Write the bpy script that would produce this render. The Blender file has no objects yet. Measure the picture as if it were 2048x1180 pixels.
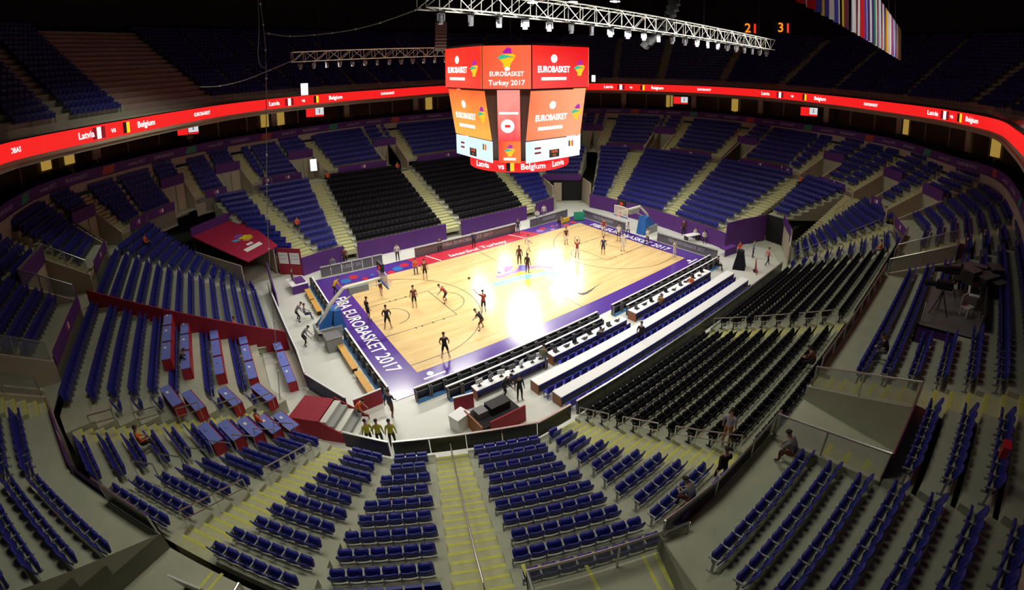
import bpy, bmesh, math, random
import numpy as np
from mathutils import Matrix, Vector

random.seed(7)
rng = np.random.default_rng(7)
SC = bpy.context.scene
COL = SC.collection

# ------------------------------------------------------------------ camera
CAM = np.array([-23.1573, -31.2258, 18.2102])
YAW, PITCH, ROLL = 0.726679, 0.153582, 0.002874
FPX, KD, CX, CY = 948.6845, 0.0392103, 100.9598, -308.9555
W_, H_ = 2048, 1180
_f = np.array([math.sin(YAW)*math.cos(PITCH), math.cos(YAW)*math.cos(PITCH), -math.sin(PITCH)])
_r = np.array([math.cos(YAW), -math.sin(YAW), 0.0])
_u = np.cross(_r, _f)
_c, _s = math.cos(ROLL), math.sin(ROLL)
CR, CU, CF = _c*_r+_s*_u, -_s*_r+_c*_u, _f

cam = bpy.data.cameras.new('camera')
cam_o = bpy.data.objects.new('camera', cam)
COL.objects.link(cam_o)
m = Matrix((Vector(CR), Vector(CU), Vector(-CF))).transposed().to_4x4()
m.translation = Vector(CAM)
cam_o.matrix_world = m
SC.camera = cam_o
cam.type = 'PANO'                      # the photograph is a stitched wide view with curved straight lines
cam.panorama_type = 'FISHEYE_LENS_POLYNOMIAL'
cam.sensor_width = 36; cam.sensor_fit = 'HORIZONTAL'
cam.fisheye_fov = math.pi*1.9
_t = np.linspace(0.001, 1.35, 400); _rr = FPX*(_t+KD*_t**3)*36/W_
_k = np.linalg.lstsq(np.stack([_rr, _rr**2, _rr**3, _rr**4], 1), _t, rcond=None)[0]
cam.fisheye_polynomial_k0 = 0
(cam.fisheye_polynomial_k1, cam.fisheye_polynomial_k2, cam.fisheye_polynomial_k3, cam.fisheye_polynomial_k4) = [-float(v) for v in _k]
cam.shift_x = -CX/W_; cam.shift_y = CY/H_
cam.clip_end = 500

def project(P):
    d = np.atleast_2d(P)-CAM
    a, b, c = d@CR, d@CU, d@CF
    t = np.arctan2(np.hypot(a, b), c); ph = np.arctan2(b, a)
    r = FPX*(t+KD*t**3)
    return np.stack([1024+CX+r*np.cos(ph), 590+CY-r*np.sin(ph)], 1)

def ray(px, py):
    u, v = px-1024-CX, 590+CY-py
    r = math.hypot(u, v)/FPX; t = r
    for _ in range(20): t -= (t+KD*t**3-r)/(1+3*KD*t*t)
    ph = math.atan2(v, u)
    return math.cos(t)*CF+math.sin(t)*(math.cos(ph)*CR+math.sin(ph)*CU)

def at(px, py, z=0.0):
    d = ray(px, py); w = CAM+d*((z-CAM[2])/d[2])
    return np.array([w[0], w[1], z])

# ------------------------------------------------------------------ world, exposure, lights
wd = bpy.data.worlds.new('World'); SC.world = wd; wd.use_nodes = True
wd.node_tree.nodes['Background'].inputs[0].default_value = (0.55, 0.6, 0.75, 1)
wd.node_tree.nodes['Background'].inputs[1].default_value = 0.004
SC.view_settings.view_transform = 'Standard'; SC.view_settings.look = 'None'
SC.view_settings.gamma = 1.0; SC.view_settings.use_curve_mapping = False
SC.view_settings.exposure = 0.0
POWER = 1.0

def area(name, loc, sx, sy, watt, target=None, color=(1, .97, .9), spread=180):
    L = bpy.data.lights.new(name, 'AREA'); L.shape = 'RECTANGLE'; L.size = sx; L.size_y = sy
    L.energy = watt*POWER; L.color = color; L.spread = math.radians(spread)
    o = bpy.data.objects.new(name, L); COL.objects.link(o); o.location = loc
    if target is not None:
        o.rotation_euler = (Vector(target)-Vector(loc)).to_track_quat('-Z', 'Y').to_euler()
    return o

# rigs of court floodlights hung on the two long trusses, and on the catwalk over the court ends
for x in (-10, 0, 10):
    area('court_rig_light', (x, -12.0, 20.4), 7, .6, 950, (x*.75, -1.5, 0), spread=110)
    area('court_rig_light', (x, 13.0, 19.0), 7, .6, 950, (x*.75, 1.5, 0), spread=110)
for x in (-13.5, 13.5):
    area('court_rig_light', (x, 0, 21.5), .8, 9, 900, (x*.6, 0, 0), spread=120)
# house lights high over the stands
for x, y in ((-25, -16), (-27, 10), (-6, -22), (12, -22), (-8, 19), (10, 19), (25, -12), (26, 9), (-19, -21)):
    area('house_light', (x*.95, y*.95, 26), 5, 5, 300, (x*1.02, y*1.02, 3), color=(1, .98, .80), spread=100)
# added unseen area lights that brighten the near truss and the row of flags
area('truss_wash_light', (3, -15.5, 18.6), 32, .25, 520, (3, -12, 21.1), spread=50)
area('flag_wash_light', (6, -14.5, 20.2), 22, .3, 420, (4, -26, 21.2), spread=45)

# ------------------------------------------------------------------ materials
MATS = {}
def mat(name, col, rough=.6, metal=0.0, noise=None, emit=None, spec=.5, coat=0, bump=0, alpha=1.0):
    if name in MATS: return MATS[name]
    M = bpy.data.materials.new(name); M.use_nodes = True
    nt = M.node_tree; b = nt.nodes['Principled BSDF']
    b.inputs['Base Color'].default_value = (*col, 1); b.inputs['Roughness'].default_value = rough
    b.inputs['Metallic'].default_value = metal
    b.inputs['Specular IOR Level'].default_value = spec
    if coat: b.inputs['Coat Weight'].default_value = coat; b.inputs['Coat Roughness'].default_value = .15
    if noise:
        sc, amt = noise
        tc = nt.nodes.new('ShaderNodeTexCoord'); nz = nt.nodes.new('ShaderNodeTexNoise')
        nz.inputs['Scale'].default_value = sc; nz.inputs['Detail'].default_value = 4
        mx = nt.nodes.new('ShaderNodeMix'); mx.data_type = 'RGBA'
        nt.links.new(tc.outputs['Object'], nz.inputs['Vector'])
        nt.links.new(nz.outputs['Fac'], mx.inputs[0])
        mx.inputs[6].default_value = (*[max(0, c*(1-amt)) for c in col], 1)
        mx.inputs[7].default_value = (*[min(1, c*(1+amt)) for c in col], 1)
        nt.links.new(mx.outputs[2], b.inputs['Base Color'])
        if bump:
            bp = nt.nodes.new('ShaderNodeBump'); bp.inputs['Strength'].default_value = bump; bp.inputs['Distance'].default_value = .02
            nt.links.new(nz.outputs['Fac'], bp.inputs['Height']); nt.links.new(bp.outputs[0], b.inputs['Normal'])
    if emit:
        ec, es = emit
        b.inputs['Emission Color'].default_value = (*ec, 1); b.inputs['Emission Strength'].default_value = es
    if alpha < 1:
        b.inputs['Alpha'].default_value = alpha
    MATS[name] = M
    return M

def glassmat(name, tint=(.75, .85, .85), a=.25, rough=.08):
    if name in MATS: return MATS[name]
    M = bpy.data.materials.new(name); M.use_nodes = True; nt = M.node_tree
    b = nt.nodes['Principled BSDF']; out = nt.nodes['Material Output']
    b.inputs['Base Color'].default_value = (*tint, 1); b.inputs['Roughness'].default_value = rough
    tr = nt.nodes.new('ShaderNodeBsdfTransparent'); mx = nt.nodes.new('ShaderNodeMixShader')
    mx.inputs[0].default_value = a
    nt.links.new(tr.outputs[0], mx.inputs[1]); nt.links.new(b.outputs[0], mx.inputs[2]); nt.links.new(mx.outputs[0], out.inputs[0])
    MATS[name] = M
    return M

def led(name, col, s=1.0):
    return mat(name, (.02, .02, .02), .5, emit=(col, s))

concrete = mat('concrete', (.43, .44, .34), .85, noise=(1.3, .16), bump=.15)
concrete_lip = mat('concrete_lip', (.42, .36, .31), .8, noise=(.8, .15))
tan_wall = mat('tan_wall', (.50, .44, .33), .85, noise=(.6, .15))
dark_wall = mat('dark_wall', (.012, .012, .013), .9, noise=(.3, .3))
yellow_paint = mat('yellow_step_paint', (.60, .60, .12), .6, noise=(9, .25))
step_mat = mat('yellowed_step', (.50, .50, .30), .8, noise=(4, .18))
blue_seat = mat('blue_seat_plastic', (.026, .030, .27), .45, noise=(2.0, .12))
black_seat = mat('black_seat_fabric', (.009, .009, .015), .85, noise=(3.0, .25), spec=.2)
grey_metal = mat('grey_seat_metal', (.30, .31, .33), .45, .3, noise=(6, .1))
steel = mat('brushed_steel', (.62, .62, .60), .3, .9, noise=(8, .12))
black_metal = mat('black_metal', (.02, .02, .022), .5, .3, noise=(8, .3))
purple = mat('purple_paint', (.085, .035, .27), .22, noise=(.5, .06), coat=.3)
purple_cloth = mat('purple_banner_cloth', (.10, .022, .20), .7, noise=(1.4, .18))
red_cloth = mat('red_banner_cloth', (.30, .012, .03), .7, noise=(1.2, .15))
red_paint = mat('red_floor_paint', (.52, .025, .05), .3, noise=(.6, .08), coat=.2)
white_paint = mat('white_paint', (.80, .80, .80), .5, noise=(4, .04))
white_cloth = mat('white_table_top', (.80, .80, .80), .55, noise=(3, .03))
black_line = mat('black_line_paint', (.05, .035, .02), .4, noise=(8, .2))
glass = glassmat('rail_glass', (.35, .4, .38), .30)
dark_glass = glassmat('dark_glass', (.03, .03, .035), .75)
floor_white = mat('pale_vinyl_floor', (.62, .63, .57), .35, noise=(.7, .07))
blue_cloth = mat('deep_blue_cloth', (.02, .02, .30), .7, noise=(3, .2))
blue_top = mat('pale_blue_table_top', (.16, .21, .62), .45, noise=(3, .08))
orange_wood = mat('orange_wood', (.62, .33, .06), .5, noise=(5, .2))
brown_wood = mat('brown_wood', (.30, .10, .03), .5, noise=(5, .25))
board_grey = mat('board_grey', (.16, .155, .16), .5, noise=(2, .1))
stand_blue = mat('stanchion_blue', (.02, .13, .42), .45, noise=(2, .1))
pad_grey = mat('pad_grey', (.28, .29, .28), .6, noise=(3, .1))
cream = mat('cream_steel', (.70, .68, .55), .4, noise=(3, .06))

def wood_material():
    M = bpy.data.materials.new('maple_court'); M.use_nodes = True; nt = M.node_tree
    b = nt.nodes['Principled BSDF']
    tc = nt.nodes.new('ShaderNodeTexCoord'); br = nt.nodes.new('ShaderNodeTexBrick')
    br.inputs['Scale'].default_value = 1.0; br.inputs['Brick Width'].default_value = 1.5; br.inputs['Row Height'].default_value = .09
    br.inputs['Mortar Size'].default_value = .003
    br.inputs['Color1'].default_value = (.66, .47, .21, 1); br.inputs['Color2'].default_value = (.74, .55, .27, 1)
    br.inputs['Mortar'].default_value = (.50, .34, .15, 1); br.offset = .37
    nz = nt.nodes.new('ShaderNodeTexNoise'); nz.inputs['Scale'].default_value = .5
    mp = nt.nodes.new('ShaderNodeMapping'); mp.inputs['Scale'].default_value = (.35, 3.5, 1)
    mx = nt.nodes.new('ShaderNodeMix'); mx.data_type = 'RGBA'; mx.blend_type = 'MULTIPLY'; mx.inputs[0].default_value = 1
    cr = nt.nodes.new('ShaderNodeValToRGB')
    cr.color_ramp.elements[0].color = (.86, .84, .80, 1); cr.color_ramp.elements[1].color = (1.0, 1.0, 1.0, 1)
    cr.color_ramp.elements[0].position = .3; cr.color_ramp.elements[1].position = .6
    nt.links.new(tc.outputs['Object'], br.inputs['Vector']); nt.links.new(tc.outputs['Object'], mp.inputs[0])
    nt.links.new(mp.outputs[0], nz.inputs['Vector']); nt.links.new(nz.outputs['Fac'], cr.inputs[0])
    nt.links.new(br.outputs['Color'], mx.inputs[6]); nt.links.new(cr.outputs[0], mx.inputs[7])
    nt.links.new(mx.outputs[2], b.inputs['Base Color'])
    b.inputs['Roughness'].default_value = .17; b.inputs['Specular IOR Level'].default_value = .5
    return M
court_wood = wood_material()

# ------------------------------------------------------------------ mesh helpers
class MB:
    def __init__(s): s.v = []; s.f = []; s.m = []; s.cur = 0
    def add(s, vs, fs):
        o = len(s.v); s.v.extend([tuple(map(float, v)) for v in vs])
        for f in fs: s.f.append([i+o for i in f]); s.m.append(s.cur)
        return s
    def quad(s, a, b, c, d): return s.add([a, b, c, d], [[0, 1, 2, 3]])
    def poly(s, pts): return s.add(pts, [list(range(len(pts)))])
    def hexa(s, b4, t4):
        return s.add(list(b4)+list(t4), [[3, 2, 1, 0], [4, 5, 6, 7], [0, 1, 5, 4], [1, 2, 6, 5], [2, 3, 7, 6], [3, 0, 4, 7]])
    def box(s, c, size, rz=0.0, tilt=None):
        x, y, z = [k/2 for k in size]
        P = np.array([(-x, -y, -z), (x, -y, -z), (x, y, -z), (-x, y, -z), (-x, -y, z), (x, -y, z), (x, y, z), (-x, y, z)])
        if tilt is not None:
            ca, sa = math.cos(tilt), math.sin(tilt)
            P = P@np.array([[1, 0, 0], [0, ca, sa], [0, -sa, ca]])
        ca, sa = math.cos(rz), math.sin(rz)
        P = P@np.array([[ca, sa, 0], [-sa, ca, 0], [0, 0, 1]])+np.array(c)
        return s.hexa(P[:4], P[4:])
    def prism(s, pts, z0, z1):
        n = len(pts); vs = [(p[0], p[1], z0) for p in pts]+[(p[0], p[1], z1) for p in pts]
        fs = [list(range(n))[::-1], list(range(n, 2*n))]+[[i, (i+1) % n, n+(i+1) % n, n+i] for i in range(n)]
        return s.add(vs, fs)
    def tube(s, pts, r, n=6, cap=True):
        pts = [np.array(p, float) for p in pts]; rs = r if hasattr(r, '__len__') else [r]*len(pts)
        rings = []
        for i, p in enumerate(pts):
            d = pts[min(i+1, len(pts)-1)]-pts[max(i-1, 0)]; d = d/(np.linalg.norm(d)+1e-9)
            a = np.cross(d, (0, 0, 1.0))
            if np.linalg.norm(a) < 1e-3: a = np.cross(d, (1.0, 0, 0))
            a /= np.linalg.norm(a); b = np.cross(d, a)
            rings.append([p+rs[i]*(math.cos(2*math.pi*k/n)*a+math.sin(2*math.pi*k/n)*b) for k in range(n)])
        vs = [v for rg in rings for v in rg]; fs = []
        for i in range(len(pts)-1):
            for k in range(n):
                fs.append([i*n+k, i*n+(k+1) % n, (i+1)*n+(k+1) % n, (i+1)*n+k])
        if cap: fs += [list(range(n))[::-1], [(len(pts)-1)*n+k for k in range(n)]]
        return s.add(vs, fs)
    def cyl(s, c, r, h, n=16, r2=None):
        r2 = r if r2 is None else r2
        b = [(c[0]+r*math.cos(2*math.pi*k/n), c[1]+r*math.sin(2*math.pi*k/n), c[2]) for k in range(n)]
        t = [(c[0]+r2*math.cos(2*math.pi*k/n), c[1]+r2*math.sin(2*math.pi*k/n), c[2]+h) for k in range(n)]
        return s.add(b+t, [list(range(n))[::-1], list(range(n, 2*n))]+[[i, (i+1) % n, n+(i+1) % n, n+i] for i in range(n)])
    def ball(s, c, r, n=10, mrows=6):
        vs = [(c[0], c[1], c[2]-r)]; fs = []
        for j in range(1, mrows):
            a = -math.pi/2+math.pi*j/mrows
            for k in range(n): vs.append((c[0]+r*math.cos(a)*math.cos(2*math.pi*k/n), c[1]+r*math.cos(a)*math.sin(2*math.pi*k/n), c[2]+r*math.sin(a)))
        vs.append((c[0], c[1], c[2]+r)); L = len(vs)-1
        for k in range(n):
            fs.append([0, 1+(k+1) % n, 1+k]); fs.append([L, L-n+k, L-n+(k+1) % n])
        for j in range(mrows-2):
            for k in range(n): fs.append([1+j*n+k, 1+j*n+(k+1) % n, 1+(j+1)*n+(k+1) % n, 1+(j+1)*n+k])
        return s.add(vs, fs)
    def mesh(s, name, mats, smooth=False):
        me = bpy.data.meshes.new(name); me.from_pydata(s.v, [], s.f)
        for M in (mats if isinstance(mats, (list, tuple)) else [mats]): me.materials.append(M)
        if any(s.m): me.polygons.foreach_set('material_index', s.m)
        if smooth: me.polygons.foreach_set('use_smooth', [True]*len(me.polygons))
        me.update(); return me
    def build(s, name, mats, parent=None, loc=(0, 0, 0), rz=0.0, smooth=False):
        return link(name, s.mesh(name, mats, smooth), parent, loc, rz)

def link(name, data, parent=None, loc=(0, 0, 0), rz=0.0):
    o = bpy.data.objects.new(name, data); COL.objects.link(o)
    o.location = loc; o.rotation_euler = (0, 0, rz)
    if parent is not None: o.parent = parent
    return o
def empty(name, loc=(0, 0, 0), rz=0.0):
    return link(name, None, None, loc, rz)
def tag(o, label=None, cat=None, group=None, kind=None):
    if label: o['label'] = label
    if cat: o['category'] = cat
    if group: o['group'] = group
    if kind: o['kind'] = kind
    return o
def struct(o, label=None):
    o['kind'] = 'structure'
    if label: o['label'] = label
    return o

def text(s, size, M, parent, name='lettering', mtx=None, align='CENTER', extrude=.0, sx=1.0, bold=.014):
    cu = bpy.data.curves.new('txt', 'FONT'); cu.body = s; cu.size = size; cu.align_x = align; cu.align_y = 'CENTER'; cu.extrude = extrude
    cu.resolution_u = 3; cu.offset = size*bold
    tmp = bpy.data.objects.new('txt', cu)
    me = bpy.data.meshes.new_from_object(tmp); me.materials.clear(); me.materials.append(M)
    bpy.data.objects.remove(tmp); bpy.data.curves.remove(cu)
    if sx != 1.0: me.transform(Matrix.Diagonal((sx, 1, 1, 1)))
    if mtx is not None: me.transform(mtx)
    return link(name, me, parent)
def frame(o, right, up):
    r = Vector(right).normalized(); u = Vector(up); n = r.cross(u).normalized(); u = n.cross(r)
    M = Matrix((r, u, n)).transposed().to_4x4(); M.translation = Vector(o); return M
ORD = ['first', 'second', 'third', 'fourth', 'fifth', 'sixth', 'seventh', 'eighth', 'ninth', 'tenth', '11th', '12th', '13th', '14th', '15th', '16th', '17th', '18th', '19th', '20th'] + ['%dth' % i if i % 10 not in (1, 2, 3) else '%d%s' % (i, {1: 'st', 2: 'nd', 3: 'rd'}[i % 10]) for i in range(21, 60)]
# ------------------------------------------------------------------ people: skinned bodies, one continuous mesh per pose
BASE = dict(pel=(0, 0, .98), spi=(0, .005, 1.17), che=(0, .01, 1.38), nek=(0, .0, 1.56), hd1=(0, .025, 1.66), hd2=(0, .03, 1.76), hd3=(0, .015, 1.83),
            shL=(-.18, 0, 1.47), elL=(-.25, -.03, 1.19), wrL=(-.27, .05, .95), shR=(.18, 0, 1.47), elR=(.25, -.03, 1.19), wrR=(.27, .05, .95),
            hiL=(-.10, 0, .93), knL=(-.12, .03, .51), anL=(-.13, -.02, .10), toL=(-.15, .15, .045), hiR=(.10, 0, .93), knR=(.12, .03, .51), anR=(.13, -.02, .10), toR=(.15, .15, .045))
RAD = dict(pel=(.15, .11), spi=(.135, .10), che=(.165, .115), nek=(.06, .06), hd1=(.075, .085), hd2=(.085, .10), hd3=(.06, .07), sh=(.075, .075), el=(.045, .045), wr=(.032, .03), hi=(.095, .10), kn=(.062, .065), an=(.045, .045), to=(.045, .035))
EDG = [('pel', 'spi', 'torso'), ('spi', 'che', 'torso'), ('che', 'nek', 'neck'), ('nek', 'hd1', 'head'), ('hd1', 'hd2', 'head'), ('hd2', 'hd3', 'head')]
for _sd in 'LR':
    EDG += [('che', 'sh'+_sd, 'torso'), ('sh'+_sd, 'el'+_sd, 'uparm'), ('el'+_sd, 'wr'+_sd, 'fore'), ('pel', 'hi'+_sd, 'hips'), ('hi'+_sd, 'kn'+_sd, 'thigh'), ('kn'+_sd, 'an'+_sd, 'shin'), ('an'+_sd, 'to'+_sd, 'foot')]
def mod(**k): d = dict(BASE); d.update(k); return d
POSES = {
 'stand': mod(),
 'wide': mod(knL=(-.17, .04, .51), anL=(-.22, 0, .10), toL=(-.27, .16, .045), knR=(.17, .04, .51), anR=(.22, 0, .10), toR=(.27, .16, .045), elL=(-.30, -.02, 1.22), wrL=(-.26, .14, 1.02), elR=(.30, -.02, 1.22), wrR=(.26, .14, 1.02)),
 'walk': mod(knL=(-.11, .18, .55), anL=(-.12, .22, .13), toL=(-.13, .38, .06), knR=(.11, -.03, .52), anR=(.12, -.28, .17), toR=(.12, -.14, .06), elL=(-.24, -.14, 1.2), wrL=(-.25, -.13, .96), elR=(.24, .06, 1.2), wrR=(.23, .24, 1.06)),
 'armsup': mod(shL=(-.19, 0, 1.50), elL=(-.24, .06, 1.76), wrL=(-.17, .12, 2.02), shR=(.19, 0, 1.50), elR=(.24, .06, 1.76), wrR=(.16, .12, 2.02)),
 'reach': mod(shL=(-.19, .02, 1.49), elL=(-.40, .12, 1.66), wrL=(-.56, .22, 1.90), elR=(.24, .05, 1.2), wrR=(.20, .24, 1.12)),
 'bend': mod(pel=(0, -.12, .82), spi=(0, -.02, .98), che=(0, .16, 1.14), nek=(0, .30, 1.26), hd1=(0, .37, 1.34), hd2=(0, .41, 1.42), hd3=(0, .42, 1.49), shL=(-.18, .20, 1.20), elL=(-.26, .30, .96), wrL=(-.22, .46, .80), shR=(.18, .20, 1.20), elR=(.27, .26, .95), wrR=(.25, .44, .72),
             hiL=(-.11, -.12, .80), knL=(-.20, .10, .46), anL=(-.24, -.06, .10), toL=(-.28, .11, .045), hiR=(.11, -.12, .80), knR=(.20, .10, .46), anR=(.24, -.06, .10), toR=(.28, .11, .045)),
 'sit': mod(pel=(0, 0, .55), spi=(0, -.03, .74), che=(0, -.02, .95), nek=(0, .02, 1.13), hd1=(0, .05, 1.22), hd2=(0, .06, 1.32), hd3=(0, .05, 1.39), shL=(-.18, 0, 1.04), elL=(-.25, .08, .79), wrL=(-.16, .30, .72), shR=(.18, 0, 1.04), elR=(.25, .08, .79), wrR=(.16, .30, .72),
            hiL=(-.10, .04, .53), knL=(-.14, .45, .54), anL=(-.14, .47, .11), toL=(-.15, .63, .045), hiR=(.10, .04, .53), knR=(.14, .45, .54), anR=(.14, .47, .11), toR=(.15, .63, .045)),
 'sitlean': mod(pel=(0, 0, .55), spi=(0, .06, .72), che=(0, .20, .90), nek=(0, .31, 1.06), hd1=(0, .37, 1.14), hd2=(0, .40, 1.23), hd3=(0, .40, 1.30), shL=(-.18, .22, .98), elL=(-.24, .36, .76), wrL=(-.08, .52, .66), shR=(.18, .22, .98), elR=(.24, .36, .76), wrR=(.08, .52, .66),
            hiL=(-.10, .04, .53), knL=(-.16, .45, .54), anL=(-.14, .42, .11), toL=(-.15, .58, .045), hiR=(.10, .04, .53), knR=(.16, .45, .54), anR=(.14, .42, .11), toR=(.15, .58, .045)),
}
BODY = {}
def bake_pose(key):
    J = POSES[key]; names = list(J); idx = {n: i for i, n in enumerate(names)}
    me = bpy.data.meshes.new('pose'); me.from_pydata([J[n] for n in names], [(idx[a], idx[b]) for a, b, _ in EDG], [])
    ob = bpy.data.objects.new('pose', me); COL.objects.link(ob)
    sk = ob.modifiers.new('s', 'SKIN'); sk.use_smooth_shade = True; sk.branch_smoothing = .3
    for n in names:
        v = me.skin_vertices[0].data[idx[n]]; v.radius = RAD[n if n in RAD else n[:2]]; v.use_root = (n == 'pel')
    ss = ob.modifiers.new('d', 'SUBSURF'); ss.levels = 1; ss.render_levels = 1
    dg = bpy.context.evaluated_depsgraph_get(); em = bpy.data.meshes.new_from_object(ob.evaluated_get(dg))
    V = np.array([v.co for v in em.vertices]); F = [list(p.vertices) for p in em.polygons]
    C = np.array([V[f].mean(0) for f in F]); best = np.full(len(F), 1e9); tg = np.array(['torso']*len(F), dtype=object); par = np.zeros(len(F))
    for a, b, t in EDG:
        A, B = np.array(J[a]), np.array(J[b]); d = B-A; s = np.clip(((C-A)@d)/(d@d), 0, 1); D = np.linalg.norm(C-A-s[:, None]*d, axis=1)/(RAD[a if a in RAD else a[:2]][0]*.5+RAD[b if b in RAD else b[:2]][0]*.5)
        m_ = D < best; best[m_] = D[m_]; tg[m_] = t; par[m_] = s[m_]
    bpy.data.objects.remove(ob); bpy.data.meshes.remove(me); bpy.data.meshes.remove(em)
    hb = MB()
    for sd, sg in (('L', -1), ('R', 1)):        # hands: palm, four fingers of different length and a thumb, lightly curled
        el, wr = np.array(J['el'+sd]), np.array(J['wr'+sd]); d = (wr-el)/np.linalg.norm(wr-el)
        side = np.cross(d, (sg, .25, 0)); side /= np.linalg.norm(side); pn = np.cross(side, d)
        hb.tube([wr-d*.01, wr+d*.04, wr+d*.095], [.026, .04, .036], 6)
        for k, (o, l) in enumerate(((-.030, .062), (-.010, .075), (.011, .070), (.030, .055))):
            b0 = wr+d*.088+side*o; hb.tube([b0, b0+d*l*.55+pn*.006*sg, b0+d*l*.85+pn*.028*sg], [.0095, .009, .006], 5)
        t0 = wr+d*.03-side*.033; hb.tube([t0, t0+d*.03-side*.028, t0+d*.065-side*.03], [.012, .0105, .007], 5)
    h2 = np.array(J['hd2']); fw = np.array(J['hd2'])-np.array(J['nek']); up = fw/np.linalg.norm(fw); fd = np.cross((1, 0, 0), up)*-1
    if fd[1] < 0: fd = -fd
    hb.tube([h2+fd*.085+up*.01, h2+fd*.118-up*.025], [.010, .017], 5); 
    BODY[key] = (V, F, tg, par, hb.v, hb.f, h2, up, fd)
for _k in POSES: bake_pose(_k)
SKIN = [mat('skin_a', (.52, .32, .22), .55, noise=(9, .06)), mat('skin_b', (.10, .05, .03), .55, noise=(9, .08)), mat('skin_c', (.60, .40, .30), .55, noise=(9, .05))]
HAIR = mat('dark_hair', (.012, .009, .007), .7, noise=(20, .3))
eye_m = mat('eye', (.02, .015, .01), .3, noise=(9, .1))
def cloth(name, col): return mat('cloth_'+name, col, .8, noise=(6, .12))
def person(loc, rz, pose, label, shirt, legs, skin=0, scale=1.0, sleeves=False, long_legs=False, shoes=None, group=None, hair=True, socks=None):
    V, F, tg, par, hv, hf, h2, up, fd = BODY[pose]
    sk = SKIN[skin]; sh = shoes or cloth('shoe', (.05, .05, .05)); so = socks or (legs if long_legs else sk)
    me = bpy.data.meshes.new('person'); n = len(V)
    me.from_pydata(np.vstack([V, np.array(hv)])*scale, [], F+[[i+n for i in f] for f in hf])
    for M in (sk, shirt, legs, sh, so): me.materials.append(M)
    mi = []
    for t, s in zip(tg, par):
        mi.append(1 if t == 'torso' else (0 if s > .45 else 1) if t == 'neck' else 0 if t == 'head' else (1 if (sleeves or s < .25) else 0) if t == 'uparm' else (1 if sleeves == 2 else 0) if t == 'fore' else 2 if t == 'hips' else
                  (2 if (long_legs or s < .88) else 0) if t == 'thigh' else (2 if long_legs else 0 if s < .55 else 4) if t == 'shin' else 3)
    mi += [0]*len(hf)
    me.polygons.foreach_set('material_index', mi); me.polygons.foreach_set('use_smooth', [True]*len(me.polygons)); me.update()
    o = link('person', me, None, loc, rz); tag(o, label, 'person', group)
    if hair:
        mb = MB(); rows = []
        side = np.cross(fd, up)
        vs, fs = [], []
        for j in range(5):
            a = math.pi/2*j/4
            for k in range(10):
                b = 2*math.pi*k/10; rr = math.cos(a); hgt = math.sin(a)
                drop = -.02 if math.sin(b) < .2 else .035
                vs.append((h2+up*(.03+drop*(1-hgt)+.085*hgt)+side*(.098*rr*math.cos(b))+fd*(.112*rr*math.sin(b)-.012))*scale)
        for j in range(4):
            for k in range(10): fs.append([j*10+k, j*10+(k+1) % 10, (j+1)*10+(k+1) % 10, (j+1)*10+k])
        mb.add(vs, fs); mb.build('hair', HAIR, o, smooth=True)
    side = np.cross(fd, up); mb = MB()
    for s in (-1, 1): MB().ball((h2+fd*.094*1.0+up*.012+side*s*.033)*scale, .011*scale, 6, 4).build('eye', eye_m, o)
    return o

# ------------------------------------------------------------------ plan of the bowl
def isect(n1, d1, n2, d2):
    return np.linalg.solve(np.array([n1, n2]), np.array([d1, d2]))
N_NEAR, N_BC, N_DE, N_F, N_G = (0, -1), (-.407, -.914), (-.731, -.682), (-.930, -.368), (-1, 0)
D0 = {'near': (17.55, .955), 'bc': (21.1, .985), 'de': (23.75, .985), 'f': (24.85, .985), 'g': (24.2, .90)}
def dl(k, r): return D0[k][0]+D0[k][1]*r
def kink(r, a, na, b, nb): return isect(na, dl(a, r), nb, dl(b, r))
def K1(r): return kink(r, 'near', N_NEAR, 'bc', N_BC)
def K2(r): return kink(r, 'bc', N_BC, 'de', N_DE)
def K3(r): return kink(r, 'de', N_DE, 'f', N_F)
def K4(r): return kink(r, 'f', N_F, 'g', N_G)
ZF, DZ = 1.3, .4

MIDP = [(-15.3, -27.2), K2(10.1), K3(10.1), K4(10.1), (-33.4, 10.3), (-30.6, 16.6), (-25.3, 22.3), (-17, 25.6), (0, 26.4), (12, 26.4), (21, 24.6),
        (28.2, 20.4), (32.8, 12), (34.0, 0), (33.2, -9), (29.5, -17), (24.5, -23.5), (16, -27.3)]
BANDP = [(-17.4, -34.9), isect(N_BC, 38.6, N_DE, 41.3), isect(N_DE, 41.3, N_F, 40.8), (-39.7, -10), (-39.5, 4), (-38.4, 11.5), (-34, 17.5), (-26.4, 24.3), (-18.4, 29),
         (-2.7, 34.4), (13.7, 35.6), (25, 32.2), (34.5, 26.2), (43.0, 13.5), (43.2, -2), (37.4, -20), (28.2, -29.4), (19.5, -34.9)]
RIBP = [(-38.6, -8), (-37.7, 1.6), (-36.3, 4.5), (-33.2, 8.4), (-28.5, 14.4), (-23.2, 20.6), (-18.1, 25.2), (-8.9, 30.1), (2.9, 33.6), (13, 36.4), (25, 33), (35.5, 27.2), (41.3, 19.4), (45.6, 9.4), (45.6, -.6),
        (41, -13.2), (35.6, -22.6), (31.5, -28.6), (24.4, -33.4), (12.8, -34.6), (-4, -35.6), (-20, -41), (-41, -25)]
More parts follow.
